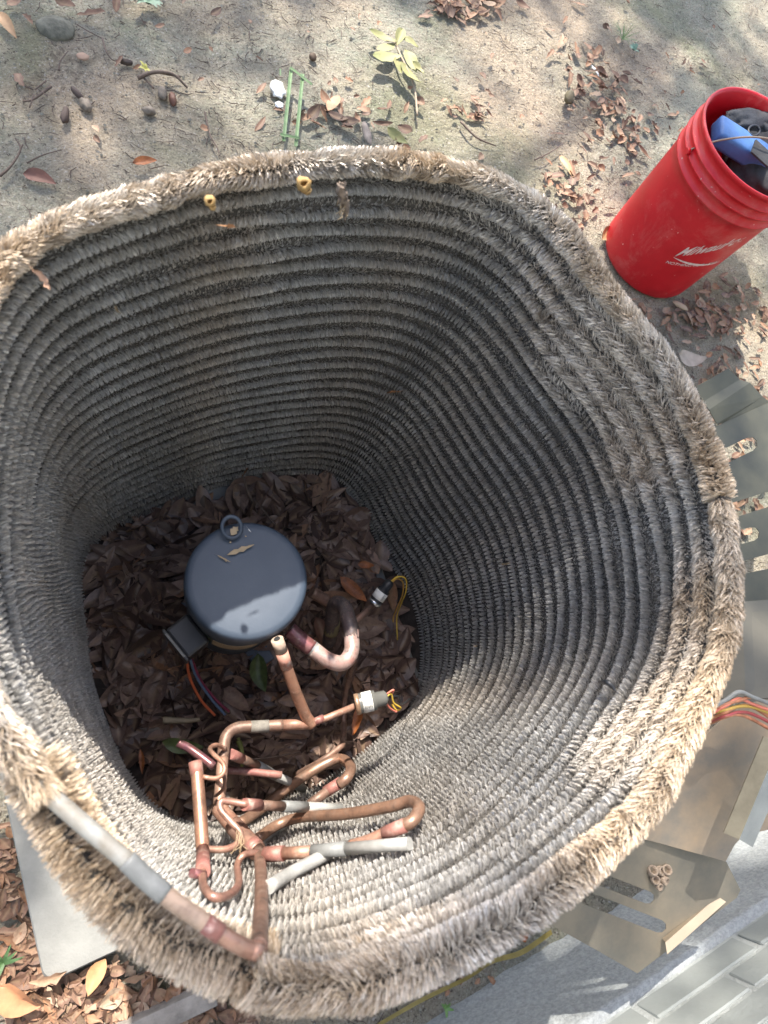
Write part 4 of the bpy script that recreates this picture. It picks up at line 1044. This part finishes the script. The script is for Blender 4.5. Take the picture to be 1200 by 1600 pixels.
sp_ = empty('corner_panel', unproj(1080, 1330, .36), 'bent tan dusty steel corner panel with two slots over the wall footing', 'panel')
zt = .40
a1, a2 = (960, 1290, .36), (1133, 1345, .36)
slotted('dusty_face', [(1128, 1125, zt+.06), (1165, 1100, zt+.06), (1300, 1080, zt+.06), (1230, 1290, zt), (1162, 1305, zt-.01), (1148, 1320, zt-.02), (1134, 1346, .36), (1010, 1312, .36), (940, 1290, .36)], [], M_TANST, sp_)
slotted('slotted_shelf', [(1010, 1312, .36), (1134, 1346, .36), (1156, 1390, .325), (1150, 1402, .32), (995, 1520, .32), (925, 1480, .32), (838, 1432, .32), (900, 1370, .35)],
        [slot(935, 1372, 1012, 1402, 20), slot(915, 1402, 1030, 1447, 21)], M_STEEL, sp_)
sheet('turned_lip', [[unproj(1040, 1474, .330), unproj(1122, 1402, .330), unproj(1134, 1410, .336), unproj(1042, 1492, .336)],
                     [unproj(1036, 1468, .322), unproj(1118, 1400, .322), unproj(1122, 1402, .330), unproj(1040, 1474, .330)]], mat('lip_steel', (.25, .205, .15), .5, .25, noise=.08), sp_)
sheet('zinc_flange', [[unproj(1192, 1150, .500), unproj(1216, 1160, .503), unproj(1154, 1311, .448), unproj(1130, 1300, .445)]], mat('dusty_zinc', (.30, .265, .20), .4, .5, noise=.2, bump=.1), sp_)
sheet('zinc_edge', [[unproj(1216, 1160, .503), unproj(1240, 1176, .485), unproj(1176, 1324, .430), unproj(1154, 1311, .448)]], M_ZINC, sp_)
sheet('upper_face', [[unproj(1120, 1090, .42), unproj(1160, 940, .36), unproj(1300, 930, .36), unproj(1300, 1088, .46), unproj(1165, 1092, .44)]], mat('grey_dust_steel', (.10, .092, .072), .5, .3, noise=.12, scale=10), sp_)
# cobweb-grey mud nest on the shelf
mn = empty('mud_nest', unproj(1028, 1372, .335), 'broken grey brown mud nest on the slotted steel shelf', 'wasp nest')
for (x, y, r_) in ((1018, 1362, .0068), (1029, 1360, .006), (1040, 1360, .0068), (1022, 1374, .006), (1036, 1374, .006), (1028, 1384, .005)):
    o = lathe('cell', [(r_*.6, -r_), (r_, 0), (r_, r_*.9), (r_*.72, r_), (r_*.65, 0), (.0001, -.5*r_)], M_NESTG, mn, 9)
    o.matrix_world = Matrix.Translation(V(unproj(x, y, .348))) @ Matrix.Rotation(random.uniform(-.5, .5), 4, 'X') @ Matrix.Rotation(random.uniform(-.5, .5), 4, 'Y')
# wiring loom
wl = empty('wire_loom', unproj(1165, 1100, .5), 'bundle of red, yellow and orange wires beside the right coil rim', 'wire')
dull = mat('dull_orange_wire', (.42, .17, .09), .5, noise=.3, scale=80)
wcols = [M_GREY, dull, M_PINKW, mat('ochre_strand', (.45, .29, .06), .5), dull, mat('red_wire', (.36, .07, .07), .5), dull]
for k, m in enumerate(wcols):
    y = 1084+k*4.6
    jj_ = [random.uniform(-5, 5) for _ in range(6)]
    tube('wire', [unproj(1110, y+24-k+jj_[0], .50-.003*k), unproj(1135, y+10+jj_[4]*.6, .506), unproj(1155, y+2+jj_[1], .51-.002*k), unproj(1180, y+4+k+jj_[2], .51-.003*k), unproj(1235, y+26+k*3+jj_[3], .50)], .0021 if k else .0026, m, wl, 8)

# ------------------------------------------------------------ bucket
def bucket_material():
    k = NB('red_bucket_plastic')
    c = k.mix(k.step(k.noise(10, 6, .65), .35, .7), (.50, .004, .012), (.62, .010, .020))
    sc = k.math('MULTIPLY', k.step(k.noise(7, 8, .8, .6), .50, .76), .5)
    c = k.mix(sc, c, (.62, .22, .19))
    c = k.mix(k.math('MULTIPLY', k.step(k.noise(90, 3, .6), .70, .73), .6), c, (.7, .5, .45))
    k.l(c, k.b.inputs['Base Color']); k.l(k.math('ADD', k.math('MULTIPLY', k.noise(20), .3), .28), k.b.inputs['Roughness'])
    k.bump(k.noise(140, 4), .12, .001)
    return k.m
M_RED = bucket_material()
bx, by = BKC[0], BKC[1]
bk = empty('bucket', (bx, by, 0), 'bright red plastic bucket with worn white lettering and a wire handle', 'bucket')
def br_(z): return .131+(.1445-.131)*z/.365
prof = [(.0, .004), (.124, .004), (.1285, .008), (.131, .016)]+[(br_(z), z) for z in (.05, .12, .2, .26, .283)]
prof += [(.1445, .284), (.1465, .286), (.1465, .290), (br_(.292), .292), (br_(.31), .311), (.1475, .312), (.149, .3145), (.1475, .317), (br_(.32), .318),
         (br_(.333), .333), (.1485, .334), (.150, .3365), (.1485, .339), (br_(.34), .340), (br_(.36), .358), (.1475, .360), (.1485, .364), (.1475, .368), (.1435, .368),
         (.1400, .362), (.1385, .33), (.134, .2), (.127, .03), (.0, .03)]
lathe('body', prof, M_RED, bk, 128, (bx, by, 0))
# bail handle
def on_rim(px, py, z, r=.150):
    best = None
    for a in np.linspace(0, 2*np.pi, 720):
        P = np.array([bx+r*math.cos(a), by+r*math.sin(a), z]); q = proj(P)[0][0]; d = math.hypot(q[0]-px, q[1]-py)
        n_ = np.array([math.cos(a), math.sin(a), 0]); 
        if n_@(np.array([0, 0, H])-P) < 0: d += 500
        if best is None or d < best[0]: best = (d, a, P)
    return best
_, ah, Ph = on_rim(1062, 240, .318, .152)
Po = np.array([2*bx-Ph[0], 2*by-Ph[1], Ph[2]])
hz = (Po-Ph)/np.linalg.norm(Po-Ph); perp = np.array([hz[1], -hz[0], 0])
if proj(Ph+(Po-Ph)*.3+perp*.05)[0][0][1] < proj(Ph+(Po-Ph)*.3-perp*.05)[0][0][1]: perp = -perp
hp = []
for k in range(17):
    t = k/16; s = math.sin(math.pi*t); hp.append(Ph*(1-t)+Po*t+np.array([0, 0, .062])*s**.7-perp*.0*s)
tube('handle', [Ph-np.array([0, 0, .004])]+hp+[Po-np.array([0, 0, .004])], .0019, mat('handle_wire', (.26, .20, .15), .4, .5, noise=.3), bk, 8, smooth_pts=2)
for P_ in (Ph, Po):
    o = tube('handle_ear', [P_-hz*0-(P_-np.array([bx, by, P_[2]]))*.03, P_+(P_-np.array([bx, by, P_[2]]))*.02], .007, M_RED, bk, 12, smooth_pts=0)
# lettering
def body_hit(px, py):
    best = None
    for z in np.linspace(.02, .27, 126):
        for a in np.linspace(ah-2.6, ah+2.6, 260):
            P = np.array([bx+br_(z)*math.cos(a), by+br_(z)*math.sin(a), z])
            if (P[:2]-[bx, by])@(-P[:2]) < 0: continue
            q = proj(P)[0][0]; d = math.hypot(q[0]-px, q[1]-py)
            if best is None or d < best[0]: best = (d, a, z)
    return best
def wrap_text(body, px0, py0, px1, py1, hgt, shear, m, name, xs=1.0, wear=0.):
    _, a0, z0 = body_hit(px0, py0); _, a1, z1 = body_hit(px1, py1)
    cu = bpy.data.curves.new('t', 'FONT'); cu.body = body; cu.size = 1; cu.shear = shear; cu.offset = .016 if hgt > .012 else .008
    to = bpy.data.objects.new('t', cu); COL.objects.link(to); dg = bpy.context.evaluated_depsgraph_get()
    me = bpy.data.meshes.new_from_object(to.evaluated_get(dg)); bpy.data.objects.remove(to)
    bm = bmesh.new(); bm.from_mesh(me); bmesh.ops.triangulate(bm, faces=bm.faces[:])
    bmesh.ops.subdivide_edges(bm, edges=bm.edges[:], cuts=2)
    xs_ = [v.co.x for v in bm.verts]; x0, x1 = min(xs_), max(xs_); sgn = 1 if a1 > a0 else -1
    for v in bm.verts:
        t = (v.co.x-x0)/(x1-x0); z = z0+(z1-z0)*t+v.co.y*hgt; a = a0+(a1-a0)*t; r = br_(z)+.0006
        v.co = (bx+r*math.cos(a), by+r*math.sin(a), z)
    if wear:
        dead = [f for f in bm.faces if 0.7*mnoise.noise(f.calc_center_median()*140)+1.1*max(0, abs(((math.atan2(f.calc_center_median().y-by, f.calc_center_median().x-bx)-a0+math.pi) % (2*math.pi))-math.pi)/abs(a1-a0)-.35) > wear]
        bmesh.ops.delete(bm, geom=dead, context='FACES')
    return bm_obj(name, bm, m, bk)
M_PRINT = mat('worn_white_print', (.72, .55, .53), .6, noise=.2, scale=150)
wrap_text('Milwaukee', 1054, 400, 1160, 376, .044, .38, M_PRINT, 'lettering', wear=.55)
wrap_text('NOTHING BUT HEAVY DUTY.', 1040, 410, 1150, 399, .012, .0, M_PRINT, 'lettering', wear=.5)
# swoosh
_, a0, z0 = body_hit(1053, 402); _, a1, z1 = body_hit(1125, 408)
vs, fs = [], []
for k in range(25):
    t = k/24; a = a0+(a1-a0)*t; w_ = .0030*math.sin(math.pi*t)**.8+.0003; z = z0+(z1-z0)*t-.003*math.sin(math.pi*t)
    for s in (1, -1):
        zz = z+s*w_; r = br_(zz)+.0006; vs.append((bx+r*math.cos(a), by+r*math.sin(a), zz))
fs = [(2*k, 2*k+1, 2*k+3, 2*k+2) for k in range(24)]
me = bpy.data.meshes.new('swoosh'); me.from_pydata(vs, [], fs); link('swoosh', me, bk, M_PRINT)
# contents
def cloth_blob(name, px, py, z, size, yaw, m, label, cat, seed, tilt=(0, 0), amp=.18, parent=None, sq=2.6):
    bm = bmesh.new(); bmesh.ops.create_cube(bm, size=2); bmesh.ops.subdivide_edges(bm, edges=bm.edges[:], cuts=11, use_grid_fill=True)
    for v in bm.verts:
        c = v.co; n_ = (abs(c.x)**sq+abs(c.y)**sq+abs(c.z)**sq)**(1/sq); v.co = c/n_
        f_ = 1+amp*mnoise.noise(v.co*1.7+Vector((seed, 0, 0)))+amp*.5*mnoise.noise(v.co*4.5+Vector((0, seed, 0)))
        v.co *= f_
    o = bm_obj(name, bm, m, parent, True)
    o.matrix_world = Matrix.Translation(V(unproj(px, py, z))) @ Matrix.Rotation(yaw, 4, 'Z') @ Matrix.Rotation(tilt[0], 4, 'X') @ Matrix.Rotation(tilt[1], 4, 'Y') @ Matrix.Diagonal((*size, 1))
    if label: tag(o, label, cat)
    return o
cloth_blob('tool_pouch', 1195, 272, .295, (.115, .085, .05), .2, M_CLOTHB, 'black fabric tool pouch filling the front of the bucket', 'pouch', 3, (.1, .1))
cloth_blob('black_bag', 1210, 215, .262, (.105, .10, .05), .2, M_CLOTHB, 'black bag deep in the bucket under the glove', 'bag', 9)
ctr = np.array([bx, by])
gl = cloth_blob('work_glove', 1175, 192, .330, (.095, .026, .022), .25, M_CLOTHG, 'grey fabric glove lying along the back of the bucket', 'glove', 5, (0, .05), .22)
cloth_blob('work_glove', 1195, 210, .322, (.05, .026, .02), -.6, M_CLOTHG, 'dark grey glove with a round hole beside the blue case', 'glove', 15, (0, .2), .22)
bc_ = empty('blue_case', unproj(1165, 232, .31), 'blue nylon case wedged in the bucket with a black strap', 'case')
bm = bmesh.new(); add_box(bm, (0, 0, 0), (.175, .062, .034)); o = bm_obj('case_body', bm, M_BLUE, bc_, True, .008)
o.matrix_world = Matrix.Translation(V(unproj(1166, 233, .336))) @ Matrix.Rotation(-.28, 4, 'Z') @ Matrix.Rotation(.10, 4, 'Y')
bm = bmesh.new(); add_box(bm, (0, 0, 0), (.05, .045, .004)); o = bm_obj('strap', bm, M_CLOTHB, bc_, False, .001)
o.matrix_world = Matrix.Translation(V(unproj(1190, 240, .360))) @ Matrix.Rotation(-.55, 4, 'Z') @ Matrix.Rotation(.10, 4, 'Y')
o = tube('ring', [unproj(1178+9*math.cos(t), 204+8*math.sin(t), .352) for t in np.linspace(0, 6.28, 16)], .0025, M_BLACK, None, 6, smooth_pts=0); tag(o, 'small black cord loop between gloves and blue case', 'cord')

# ------------------------------------------------------------ tree that shades the place (crown above, outside the frame)
tree = empty('oak_tree', (4.2, 10.5, 0), 'leafy oak tree shading the yard from beyond the frame', 'tree')
tube('trunk', [(4.2, 10.5, -.1), (4.2, 10.4, 1.6), (4.1, 10.2, 3.4), (3.8, 9.9, 5.2), (3.4, 9.4, 6.6)], [.26, .21, .17, .13, .07], M_BARK, tree, 14)
for k in range(9):
    p0 = np.array([3.75-.04*k, 9.85-.05*k, 5.0+k*.18]); tg = np.array([random.uniform(-2.4, 2.6), random.uniform(4.2, 8.6), random.uniform(5.4, 7.6)])
    d = tg-p0; tube('limb', [p0, p0+d*.3+[0, 0, .3], p0+d*.65+[0, 0, .35], tg], [.08, .05, .03, .01], M_BARK, tree, 8)
def shadow_of(P): return P-np.outer(P[:, 2], np.array([SUN.x/SUN.z, SUN.y/SUN.z, 1.0]))
LIT = []     # sun flecks on the ground: centre and radius in metres
for px, py, r, z in ((640, 90, .15, 0), (560, 40, .08, 0), (700, 170, .10, 0), (355, 143, .035, 0), (690, 220, .05, 0), (890, 260, .10, 0), (930, 350, .08, 0), (780, 60, .08, 0), (850, 190, .07, 0),
                     (1100, 470, .08, 0), (1180, 560, .08, 0), (1160, 700, .06, 0), (1180, 860, .06, 0), (1170, 1310, .05, 0), (1090, 80, .07, 0), (1180, 200, .06, 0),
                     (140, 1480, .06, .03), (80, 1430, .04, .03), (60, 1560, .06, 0), (150, 1570, .05, 0), (240, 1590, .035, 0),
                     (150, 320, .11, .69), (300, 285, .10, .69), (450, 262, .09, .69), (40, 370, .09, .69), (550, 265, .05, .69), (30, 1120, .07, .69),):
    P = unproj(px, py, z); LIT.append((P[0]-P[2]*SUN.x/SUN.z, P[1]-P[2]*SUN.y/SUN.z, r))
# light that falls through the coil mouth on the near wall and the lid
def mouth(Sd):
    out = np.zeros(len(Sd), bool)
    for z in (.15, .3, .45, .6):
        P = Sd+z*np.array([SUN.x/SUN.z, SUN.y/SUN.z]); k = (z-ZB)/(ZT-ZB); c = CB*(1-k)+CT*k
        d = P-c; rr = np.interp(np.arctan2(d[:, 1], d[:, 0]), TH, (RBOT*(1-k)+RTOP*k))
        out |= (np.hypot(d[:, 0], d[:, 1]) < rr+.05) & (P[:, 1] < .27) & ((P[:, 0] < .36) | (P[:, 1] < .02))
    return out
SHADE = []
for px, py, r, z in ((820, 1450, .06, .68), (700, 1510, .07, .69), (600, 1550, .07, .69), (500, 1570, .07, .69), (400, 1560, .07, .69), (300, 1530, .07, .69), (200, 1450, .07, .69), (120, 1370, .05, .69),
                     (790, 1215, .05, .36), (860, 1180, .05, .42), (1000, 700, .06, .69), (1080, 850, .06, .69), (1110, 960, .05, .69), (950, 560, .06, .69), (850, 400, .07, .69), (700, 300, .05, .69), (1150, 1450, .12, .1), (1100, 1000, .1, .4), (60, 60, .12, 0), (20, 1370, .09, 0), (260, 1590, .06, 0), (20, 1500, .05, 0)):
    P = unproj(px, py, z); SHADE.append((P[0]-P[2]*SUN.x/SUN.z, P[1]-P[2]*SUN.y/SUN.z, r))
nl = 34000
Sx = rng.uniform(-2.2, 3.6, nl); Sy = rng.uniform(-1.4, 3.8, nl)
for x, y, r in SHADE:
    k = int(r*r*3.14*3400); a = rng.uniform(0, 6.28, k); q = r*np.sqrt(rng.random(k)); Sx = np.r_[Sx, x+q*np.cos(a)]; Sy = np.r_[Sy, y+q*np.sin(a)]
nl = len(Sx); zc = rng.uniform(5.2, 7.8, nl)
Pc = np.stack([Sx+zc*SUN.x/SUN.z, Sy+zc*SUN.y/SUN.z, zc], 1)
keep = np.ones(nl, bool)
for x, y, r in LIT: keep &= (np.hypot(Sx-x, Sy-y) > r*(1+.35*rng.normal(size=nl))+.025)
keep &= ~mouth(np.stack([Sx, Sy], 1))
dens = np.array([mnoise.noise((x*2.4, y*2.4, 7)) for x, y in zip(Sx, Sy)])
keep &= rng.random(nl) < np.clip(.62+1.3*dens, .10, 1)
Pc = Pc[keep]; nl = len(Pc)
a = rng.normal(size=(nl, 3)); a[:, 2] *= .4; a /= np.linalg.norm(a, axis=1)[:, None]
b = np.cross(a, rng.normal(size=(nl, 3))+[0, 0, 2]); b /= np.linalg.norm(b, axis=1)[:, None]
Ls = rng.uniform(.035, .06, (nl, 1)); vsn = np.stack([Pc-a*Ls, Pc+b*Ls*.45, Pc+a*Ls, Pc-b*Ls*.45], 1).reshape(-1, 3)
me = mesh_np('crown', vsn, np.arange(nl*4), 4, M_CROWN)
cr_ = link('crown', me); cr_.parent = tree; cr_.matrix_parent_inverse = tree.matrix_world.inverted()
print('leaves in crown', nl)
